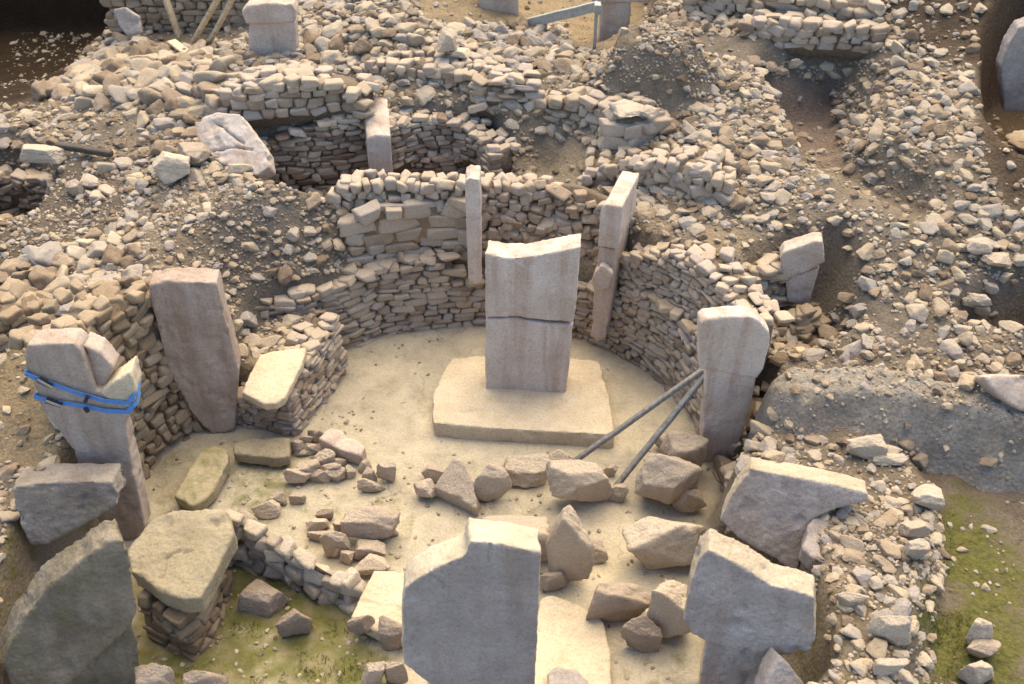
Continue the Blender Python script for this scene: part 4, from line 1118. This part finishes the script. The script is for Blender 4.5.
B = [
 ('pointed pinkish boulder right beside the long wedge-shaped one', 470,459,510,500,0.68,10,0.6,2,0,0),
 ('broad flat-topped boulder directly in front of the pedestal', 502,451,549,486,0.5,-5,0.75,3,0,0),
 ('large faceted boulder where the farther prop ends', 549,456,611,510,0.6,20,0.7,4,0,0),
 ('tall narrow boulder standing upright right of the front pillar', 549,503,592,581,0.72,5,0.6,5,0,0),
 ('broad tan boulder half hidden behind the top of the front pillar', 476,508,558,560,0.5,0,0.55,6,0,0),
 ('flat stone at the foot of the upright narrow boulder', 580,536,607,562,0.45,0,0.45,7,0,0),
 ('small brown stones wedged beside the front pillar top', 536,566,566,592,0.6,0,0.3,8,0,0),
 ('big boulder in front of the propped pillar, right of the steeper prop', 638,446,696,511,0.6,-15,0.55,9,0,12),
 ('slim broken stone leaning on the big boulder near the propped pillar', 674,482,706,514,0.65,-20,0.45,10,0,-15),
 ('boulder between the steeper prop and the foot of the propped pillar', 662,432,704,480,0.62,12,0.6,11,0,0),
 ('dark angular stone behind the steeper prop', 654,432,682,452,0.6,12,0.25,12,0,0),
 ('large cream boulder with a dark split lower face, alone on the floor', 626,512,706,569,0.6,-12,0.9,13,0,-6),
 ('broad brown boulder of the trio at the lower right of the floor', 589,572,653,624,0.55,14,0.3,14,0,0),
 ('cracked tan boulder of the trio, nearest the bottom right pillar', 649,580,692,642,0.65,-8,0.7,15,0,0),
 ('small notched stone of the trio, at its front', 622,616,660,650,0.7,4,0.25,16,0,0),
 ('small round stone under the steeper prop', 604,462,618,476,0.6,0,0.9,17,0,0),
 ('brown stone at the foot of the steeper prop', 608,482,628,502,0.6,0,0.35,18,0,0),
 ('stone touching the left side of the wedge-shaped boulder', 414,478,438,502,0.55,0,0.65,19,0,0),
 ('pinkish stone behind the wedge-shaped boulder', 422,462,446,482,0.55,0,0.5,20,0,0),
 ('pale stone behind the boulder at the end of the farther prop', 546,446,574,466,0.5,0,0.85,21,0,0),
 ('rounded stone at the far right end of the loose stones by the bench', 358,476,384,492,0.6,0,0.55,22,0,0),
 ('small wedge stone at the end of the loose stones by the bench', 376,459,396,482,0.65,20,0.6,23,0,0),
 ('large squared stone at the front of the loose stones by the step slab', 284,464,311,485,0.6,0,0.6,24,0,0),
 ('long flat stone on top of the small pile left of the front pillar', 343,505,398,536,0.5,-6,0.45,25,0.16,4),
 ('dark stone on the right of the small pile left of the front pillar', 370,520,397,538,0.6,0,0.15,26,0,0),
 ('pointed stone at the front of the small pile', 321,528,350,556,0.7,10,0.55,27,0,0),
 ('pale stone at the left of the small pile', 306,516,328,532,0.55,0,0.85,28,0,0),
 ('low stone under the left side of the small pile', 307,528,330,542,0.55,0,0.4,29,0,0),
 ('broad stone at the right front of the small pile', 354,538,386,560,0.5,0,0.5,30,0,0),
 ('flat tan stone at the lower edge of the small pile', 352,552,390,578,0.45,-10,0.6,31,0,0),
 ('grey stone at the back of the small pile', 316,508,334,520,0.5,0,0.0,32,0,0),
 ('flat mossy stone lying on the green floor under the broken wall', 239,579,286,613,0.4,-16,0.2,33,0,0),
 ('speckled mossy stone with a pointed top on the green floor', 277,605,309,636,0.65,10,0.1,34,0,0),
 ('large stone at the near end of the broken low wall', 268,488,286,505,0.55,0,0.6,35,0,0),
 ('flat stone in the middle of the row leading to the broken low wall', 253,497,280,518,0.5,10,0.7,36,0,0),
 ('small stone beside the squared stone by the step slab', 290,492,306,504,0.6,0,0.45,37,0,0),
 ('dark round stone on the pale cracked slab left of the front pillar', 348,611,374,634,0.6,0,0.1,38,0.2,0),
 ('grey stone in front of the pale cracked slab', 380,618,408,648,0.6,0,0.2,39,0,0),
 ('squared brown stone at the left foot of the front pillar', 384,660,407,684,0.7,0,0.4,40,0,0),
 ('pale stone at the bottom edge left of the front pillar', 362,662,386,690,0.6,0,0.6,41,0,0),
 ('pointed grey stone, upper one of three on the green ground at the bottom right', 967,616,993,645,0.6,38,0.85,42,None,0),
 ('tan stone, middle one of three on the green ground at the bottom right', 966,638,1000,662,0.45,-25,0.4,43,None,0),
 ('broad stone, lowest of three on the green ground at the bottom right', 962,656,998,688,0.5,18,0.65,44,None,0),
 ('long pale boulder resting at the left edge in front of the dark timber', 20,140,63,163,0.6,0,0.8,45,None,0),
 ('squared block left of the cracked flat boulder', 153,148,190,180,0.62,16,0.9,46,None,0),
 ('brown stone behind the squared block', 176,139,208,166,0.55,-10,0.35,47,None,0),
 ('large upright block on the ridge left of the pillar stump', 437,26,456,54,0.72,-20,0.6,48,None,0),
 ('flat pale block lying in front of the upright ridge block', 449,44,470,59,0.5,0,0.95,49,None,0),
 ('pale stone lying on the ledge between the two curved walls', 666,310,684,327,0.55,0,0.9,50,None,0),
 ('large stone on the slope at the far right, above the dark trench', 966,236,992,258,0.55,0,0.6,51,None,0),
 ('long stone on the slope at the far right', 984,252,1012,270,0.5,10,0.55,52,None,0),
 ('pale boulder on the right slope above the flat sunken stone', 966,290,990,306,0.5,0,0.85,53,None,0),
 ('big rounded block on the ridge in the top left', 80,82,106,100,0.55,20,0.8,54,None,0),
 ('flat block topping the pale ridge in the top left', 130,34,150,46,0.5,0,0.95,55,None,0),
 ('rounded pinkish boulder in the middle of the ridge', 142,80,170,96,0.55,0,0.4,56,None,0),
 ('large pale boulder on the rubble wall beside the grey heap', 848,432,884,458,0.55,0,0.75,57,None,0),
 ('flat pale stone on the rim of the rubble wall at the earth slope', 872,450,908,466,0.45,0,0.95,58,None,0),
 ('big tan stone on the rubble wall, right of the bottom right pillar', 870,612,914,642,0.55,-6,0.8,59,None,0),
 ('flat tan stone on the rubble wall above the bottom edge', 874,656,908,676,0.5,-10,0.8,60,None,0),
 ('broad stone on the rubble wall beside the wedged slab', 836,588,868,608,0.5,0,0.65,61,None,0),
 ('grey stone at the brink of the rubble wall over the green ground', 904,536,930,560,0.55,0,0.75,62,None,0),
 ('large tan stone at the brink of the rubble wall, upper one', 900,516,930,540,0.5,0,0.6,63,None,0),
 ('large corner stone of the rubble wall at its widest point', 912,484,942,510,0.45,0,0.95,64,None,0),
 ('large round boulder near the left edge above the strapped pillar', 86,306,110,322,0.55,0,0.6,65,None,0),
 ('long flat boulder behind the top of the leaning pillar', 86,278,118,294,0.5,0,0.6,66,None,0),
 ('pale round boulder behind the left rubble slope', 82,172,100,190,0.6,0,0.85,67,None,0),
 ('brown upright stone left of the pale round boulder', 64,178,82,196,0.65,0,0.45,68,None,0),
 ('mossy stone at the very left edge beside the grey pillar head', -14,546,34,570,0.5,0,0.3,69,None,0),
 ('flat stone at the left edge below the grey pillar head', 0,562,32,584,0.5,0,0.35,70,None,0),
 ('dark block at the bottom edge beside the masonry pier', 184,668,226,700,0.6,0,0.2,71,0,0),
 ('brown block at the bottom edge beside the huge dark pillar head', 136,666,172,700,0.6,0,0.3,72,0,0),
]
pb = W(636, 168, 2.35)
pt = zat(pb[0], pb[1], 118)
B += [('flat pale stone lying on top of the square pier', 612, 98, 650, 117, 0.3, 6, 0.85, 80, pt - 0.02, 0), ('rounded stone on the right end of the square pier', 640, 104, 660, 119, 0.5, 0, 0.6, 81, pt - 0.03, 0)]
for (lab, u0, v0, u1, v1, hr, yaw, tint, sd, z, lean) in B:
    boulder(lab, u0, v0, u1, v1, hr, yaw, tint, sd, z, lean=lean, name='boulder' if (u1 - u0) > 26 else 'stone', cat='boulder' if (u1 - u0) > 26 else 'stone')
slab('boulder', 'long wedge-shaped boulder with a lavender lower face, left of the boulders before the pedestal', 'boulder',
     [(432.5,487),(442,473),(452,458),(464,460),(472,478),(478,498),(476,509),(457,498)], (475,509,0.24), -25, 50, 0.34, M_BOULDER, seed=51, big=0.03, rnd=1, voxel=0.026, ext=(0.12, 0.25, -1))
BOULDERS.append((*W(456, 495, 0)[:2], 0.4))
# the squared block beside the bench
slab('stone_block', 'long squared block lying among the loose stones by the bench', 'block',
     [(318,438),(329,428),(340,430),(366,446),(361,456),(340,450)], (345,452,0.3), 0, 80, 0.3, M_PINK, seed=50, big=0.02)

# ------------------------------------------------------------------ loose stones
def inpoly(poly, u, v):
    return sdf(np.array(poly, float), u, v) < 0
# zones: outline in the photo, share of stones kept, size factor
ZONES = [
 ([(118,-40),(252,-40),(248,36),(215,50),(150,44)], 0.15, 0.7),
 ([(20,88),(120,110),(160,130),(120,165),(0,160),(-40,130)], 0.35, 0.9),
 ([(150,170),(280,190),(300,215),(250,300),(180,290),(130,230)], 0.75, 0.62),
 ([(540,135),(612,145),(620,185),(560,192),(535,175)], 0.08, 0.7),
 ([(700,225),(765,230),(790,262),(735,298),(700,262)], 0.15, 0.8),
 ([(15,330),(100,345),(60,400),(40,470),(-40,470)], 0.18, 0.8),
 ([(690,34),(860,44),(900,58),(840,62),(700,62)], 0.08, 0.6),
 ([(600,75),(700,75),(720,90),(600,88)], 0.3, 0.7),
 ([(762,78),(828,82),(850,165),(806,168)], 0.06, 0.7),
 ([(745,385),(780,360),(870,355),(1040,410),(1040,450),(900,440),(800,430)], 0.5, 0.45),
 ([(605,20),(640,4),(700,40),(715,82),(600,82)], 4.0, 0.6),
 ([(-60,-60),(140,-60),(110,30),(40,100),(-60,120)], 0.10, 0.6),
 ([(415,-40),(650,-40),(640,46),(590,50),(520,26),(420,18)], 0.05, 0.6),
 ([(870,455),(1040,470),(1100,720),(910,720),(945,560),(940,505)], 0.05, 0.55),
 ([(640,225),(700,235),(690,262),(640,250)], 0.4, 0.8),
 ([(-40,158),(70,162),(135,192),(105,232),(60,250),(20,275),(-40,280)], 0.7, 0.55),
 ([(780,585),(856,575),(868,650),(820,690),(770,690)], 0.35, 0.55),
 ([(825,60),(985,80),(975,200),(1010,240),(960,330),(840,340),(830,240),(870,180)], 0.95, 0.95),
 ([(40,95),(110,55),(200,50),(245,75),(200,115),(120,110)], 1.8, 1.5),
 ([(280,30),(560,25),(580,75),(480,62),(300,62)], 1.3, 1.2),
 ([(0,265),(110,235),(150,290),(110,330),(0,320)], 1.3, 1.3),
 ([(780,435),(905,460),(942,505),(930,684),(820,684),(800,560)], 1.0, 0.72),
 ([(690,120),(770,130),(800,200),(700,215)], 1.4, 1.0),
 ([(806,158),(840,165),(880,188),(932,214),(918,226),(862,206),(808,182)], 0.4, 0.7),
 ([(-30,530),(50,545),(35,640),(-30,690)], 1.2, 1.2),
 ([(860,-60),(1080,-60),(1080,62),(965,62),(900,20)], 0.45, 0.9),
 ([(968,55),(1080,55),(1080,220),(1005,206),(978,150)], 0.08, 0.7),
 ([(860,300),(960,325),(1040,315),(1040,365),(900,345)], 0.4, 0.8),
 ([(790,200),(830,190),(850,260),(830,330),(790,330)], 1.0, 0.85),
]
def stones_scatter():
    rg = np.random.default_rng(77)
    n = 380000
    x = rg.uniform(-13.5, 13.5, n); y = rg.uniform(5.8, 30.0, n)
    # size: many small, few large
    s = 0.027 * (1 - rg.random(n) * 0.99) ** (-1 / 1.9)
    s = np.where(s > 0.13, 0.13 * rg.uniform(0.4, 1.15, n), s)
    clump = 0.35 + 0.75 * smooth(-0.35, 0.25, fbm(np.stack([x * 0.8, y * 0.8, x * 0], 1), 61, 4))
    z = ztop(x, y)
    u, v, dep = proj(np.stack([x, y, z], 1))
    ok = (u > -60) & (u < 1084) & (v > -40) & (v < 730)
    keep = np.full(n, 0.62); fac = np.ones(n)
    for poly, k, f in ZONES:
        m = inpoly(poly, u, v)
        keep[m] = k * 0.62; fac[m] = f
    s = s * fac
    clump = np.where(keep > 0.7, np.maximum(clump, 0.95), clump)
    ok &= rg.random(n) < keep * clump
    sf = sdf(P_FLOOR, x, y)
    ok &= (sf > 0.30) | ((sf < -0.1) & (s < 0.04) & (rg.random(n) < 0.10))
    ok &= sdf(P_NOOK, x, y) > 0.05
    sc = sdf(P_C, x, y); ok &= (sc > 0.1) | (rg.random(n) < 0.15)
    sl = sdf(P_LEDGE, x, y); ok &= ~((sl < 0) & (rg.random(n) < 0.8))
    sb = sdf(P_BENCH, x, y); ok &= ~((sb < 0.1) & (rg.random(n) < 0.6))
    # steep faces stay clear
    e = 0.12
    g = np.hypot(ztop(x + e, y) - z, ztop(x, y + e) - z) / e
    heapz = inpoly([(600,15),(640,0),(705,40),(715,82),(605,82)], u, v)
    ok &= (g < 2.4) | heapz
    x, y, z, s = x[ok], y[ok], z[ok], s[ok]
    for bx, by, br in BOULDERS:
        pass
    o = np.argsort(-s)
    cell = 0.3; grid = {}
    K = []
    for i in o:
        r = s[i]
        if r < 0.045:
            K.append(i); continue
        cx, cy = int(x[i] // cell), int(y[i] // cell)
        bad = False
        for a in (-1, 0, 1):
            for b in (-1, 0, 1):
                for j in grid.get((cx + a, cy + b), ()):
                    if (x[i] - x[j]) ** 2 + (y[i] - y[j]) ** 2 < (0.74 * (r + s[j])) ** 2: bad = True; break
                if bad: break
            if bad: break
        if not bad:
            grid.setdefault((cx, cy), []).append(i); K.append(i)
    K = np.array(K)
    return x[K], y[K], z[K], s[K]
X, Y, Z, S = stones_scatter()
U, Vv, D = proj(np.stack([X, Y, Z], 1))
inview = (U > 4) & (U < 1020) & (Vv > 4) & (Vv < 680)
app = np.where(inview, S / D, 0)
big = set(np.argsort(-app)[:300].tolist())
REGIONS = [
 ([(-99,-99),(270,-99),(270,118),(150,130),(-99,130)], 'pale loose stone heaped on the ridge in the top left', 'stones heaped on the top left ridge'),
 ([(270,-99),(690,-99),(690,112),(270,112)], 'pale loose stone on the terraces along the top centre', 'stones on the terraces at the top centre'),
 ([(690,-99),(1099,-99),(1099,62),(690,62)], 'loose stone on the high bank in the top right', 'stones on the top right bank'),
 ([(690,62),(1099,62),(1099,215),(690,215)], 'pale loose stone on the upper right rubble slope around the brown hollow', 'stones on the upper right slope'),
 ([(640,215),(1099,215),(1099,370),(640,370)], 'pale loose stone on the lower right rubble slope around the small pillar', 'stones on the lower right slope'),
 ([(740,370),(1099,370),(1099,470),(900,470),(740,440)], 'loose stone on or beside the long grey heap', 'stones by the grey heap'),
 ([(700,430),(940,470),(950,720),(700,720)], 'pale loose stone packed into the top of the thick rubble wall at the lower right', 'stones in the thick rubble wall'),
 ([(900,470),(1099,470),(1099,720),(900,720)], 'small loose stone on the green ground at the lower right', 'stones on the green ground'),
 ([(-99,130),(160,130),(160,232),(-99,232)], 'loose stone on the gravelly earth around the left-hand hollow', 'stones around the left hollow'),
 ([(-99,232),(160,232),(160,345),(-99,345)], 'tan loose stone piled on the left bank behind the leaning pillar', 'stones on the left bank'),
 ([(-99,345),(260,345),(260,720),(-99,720)], 'loose stone on the earth at the left edge beside the pillars', 'stones at the left edge'),
 ([(160,112),(640,112),(640,345),(160,345)], 'pale loose stone between the walls and pits in the middle of the view', 'stones between the inner walls'),
]
FIELD3 = []
for i in range(24):
    V, F = rock(4, 4000 + i, p=60, k=12, boxy=0.5 * (i % 2), rough=0.10, skew=0.3, cut=(0.92, 1.2))
    V = V * (1 + 0.035 * fbm(V * 5 + i, i, 3))[:, None]
    a = Acc(); a.add(V, F, 0.1 + 0.9 * ((i * 0.381966) % 1.0))
    FIELD3.append(a.mesh('loose_stone', [M_STONE]))
rub = Acc()
rg = np.random.default_rng(5)
for i in range(len(X)):
    s = S[i]
    dims = np.array([rg.uniform(0.9, 1.35), rg.uniform(0.75, 1.05), rg.uniform(0.5, 0.8)]) * s
    eul = (rg.normal() * 0.25, rg.normal() * 0.25, rg.uniform(0, 6.28))
    zz = Z[i] + dims[2] * rg.uniform(-0.1, 0.4)
    if i in big:
        o = bpy.data.objects.new('loose_stone', FIELD3[rg.integers(24)])
        COL.objects.link(o)
        o.location = (float(X[i]), float(Y[i]), float(zz)); o.scale = tuple(float(d) for d in dims); o.rotation_euler = eul
        lab = None
        for poly, l, g in REGIONS:
            if inpoly(poly, np.array([U[i]]), np.array([Vv[i]]))[0]:
                lab = (l, g); break
        if lab is None: lab = ('loose stone near the pillars in the middle of the view', 'stones near the pillars')
        tag(o, lab[0], 'stone', lab[1])
    else:
        lib = FIELD3R if s > 0.075 else FIELD2 if s > 0.045 else FIELD1
        V, F = lib[rg.integers(len(lib))]
        M = rotz(eul[2]) @ rotx(eul[0]) @ roty(eul[1])
        rub.add((V * dims) @ M.T + np.array([X[i], Y[i], zz]), F, rg.uniform(0.05, 1.0))
o = link('rubble', rub.mesh('rubble', [M_STONE], False)); o['kind'] = 'stuff'; o['label'] = 'small stones and gravel strewn over the excavated earth'
print('stones', len(X), 'verts', rub.n)
# small stones gathered at the foot of the bench and around the piles on the floor
PILE = [((296,450),(312,455)), ((306,444),(322,452)), ((316,452),(332,466)), ((322,462),(338,474)), ((300,462),(316,476)), ((334,458),(344,466)), ((338,468),(346,476)), ((346,466),(354,476)), ((312,470),(328,480)),
        ((328,470),(342,480)), ((360,460),(370,470)), ((364,468),(374,480)), ((292,440),(302,452)), ((300,434),(312,444)), ((310,428),(322,440)), ((330,546),(342,556)), ((342,552),(352,562)), ((336,520),(346,532))]
for k, ((u0, v0), (u1, v1)) in enumerate(PILE):
    uc, vc, eu, ev = (u0 + u1) / 2, (v0 + v1) / 2, (u1 - u0) * 0.72, (v1 - v0) * 0.75
    boulder('small tan stone in the loose heap between the bench and the small pile', uc - eu, vc - ev, uc + eu, vc + ev, 0.6, rg.uniform(0, 90), rg.uniform(0.3, 0.8), 200 + k, 0.0, name='stone', cat='stone', group='small stones on the floor by the bench', k=11)

# ------------------------------------------------------------------ short weeds on the damp ground
def weeds():
    rg = np.random.default_rng(99)
    n = 60000
    x = rg.uniform(-8, 9, n); y = rg.uniform(5.8, 14, n)
    z = zfun(x, y); u, v, d = proj(np.stack([x, y, z], 1))
    k = np.zeros(n)
    for poly, amt in (([(215,575),(290,585),(350,615),(380,660),(385,690),(150,690),(230,640)], 0.8), ([(905,600),(945,560),(985,600),(985,690),(905,690)], 0.75), ([(925,500),(960,495),(985,560),(930,600)], 0.25),
                      ([(790,590),(850,585),(868,640),(800,680)], 0.35), ([(240,465),(275,462),(285,490),(240,510)], 0.25), ([(-5,500),(30,510),(40,600),(-5,640)], 0.3)):
        k = np.maximum(k, amt * inpoly(poly, u, v))
    cl = fbm(np.stack([x * 3.0, y * 3.0, x * 0], 1), 123, 4)
    ok = rg.random(n) < k * smooth(-0.05, 0.35, cl)
    x, y = np.repeat(x[ok], 6), np.repeat(y[ok], 6)
    x = x + rg.normal(size=len(x)) * 0.025; y = y + rg.normal(size=len(y)) * 0.025
    z = zfun(x, y); m = len(x)
    h = rg.uniform(0.015, 0.06, m); a = rg.uniform(0, 6.28, m); wd = rg.uniform(0.003, 0.008, m)
    lx, ly = rg.normal(size=m) * 0.5 * h, rg.normal(size=m) * 0.5 * h
    p0 = np.stack([x - np.cos(a) * wd, y - np.sin(a) * wd, z - 0.005], 1)
    p1 = np.stack([x + np.cos(a) * wd, y + np.sin(a) * wd, z - 0.005], 1)
    p2 = np.stack([x + lx, y + ly, z + h], 1)
    V = np.stack([p0, p1, p2], 1).reshape(-1, 3)
    F = np.arange(3 * m).reshape(-1, 3)
    mt, t, b = newmat('weeds')
    nn = noise(t, 9, 4, 0.6, geopos(t))
    r = ramp(t, [(0.3, (0.05, 0.07, 0.012)), (0.7, (0.16, 0.16, 0.045))]); t.links.new(nn.outputs[0], r.inputs[0]); t.links.new(r.outputs[0], b.inputs['Base Color'])
    b.inputs['Roughness'].default_value = 0.8
    ac = Acc(); ac.add(V, F)
    o = link('grass', ac.mesh('grass', [mt], False)); o['kind'] = 'stuff'; o['label'] = 'short green weeds growing on the damp ground'
weeds()
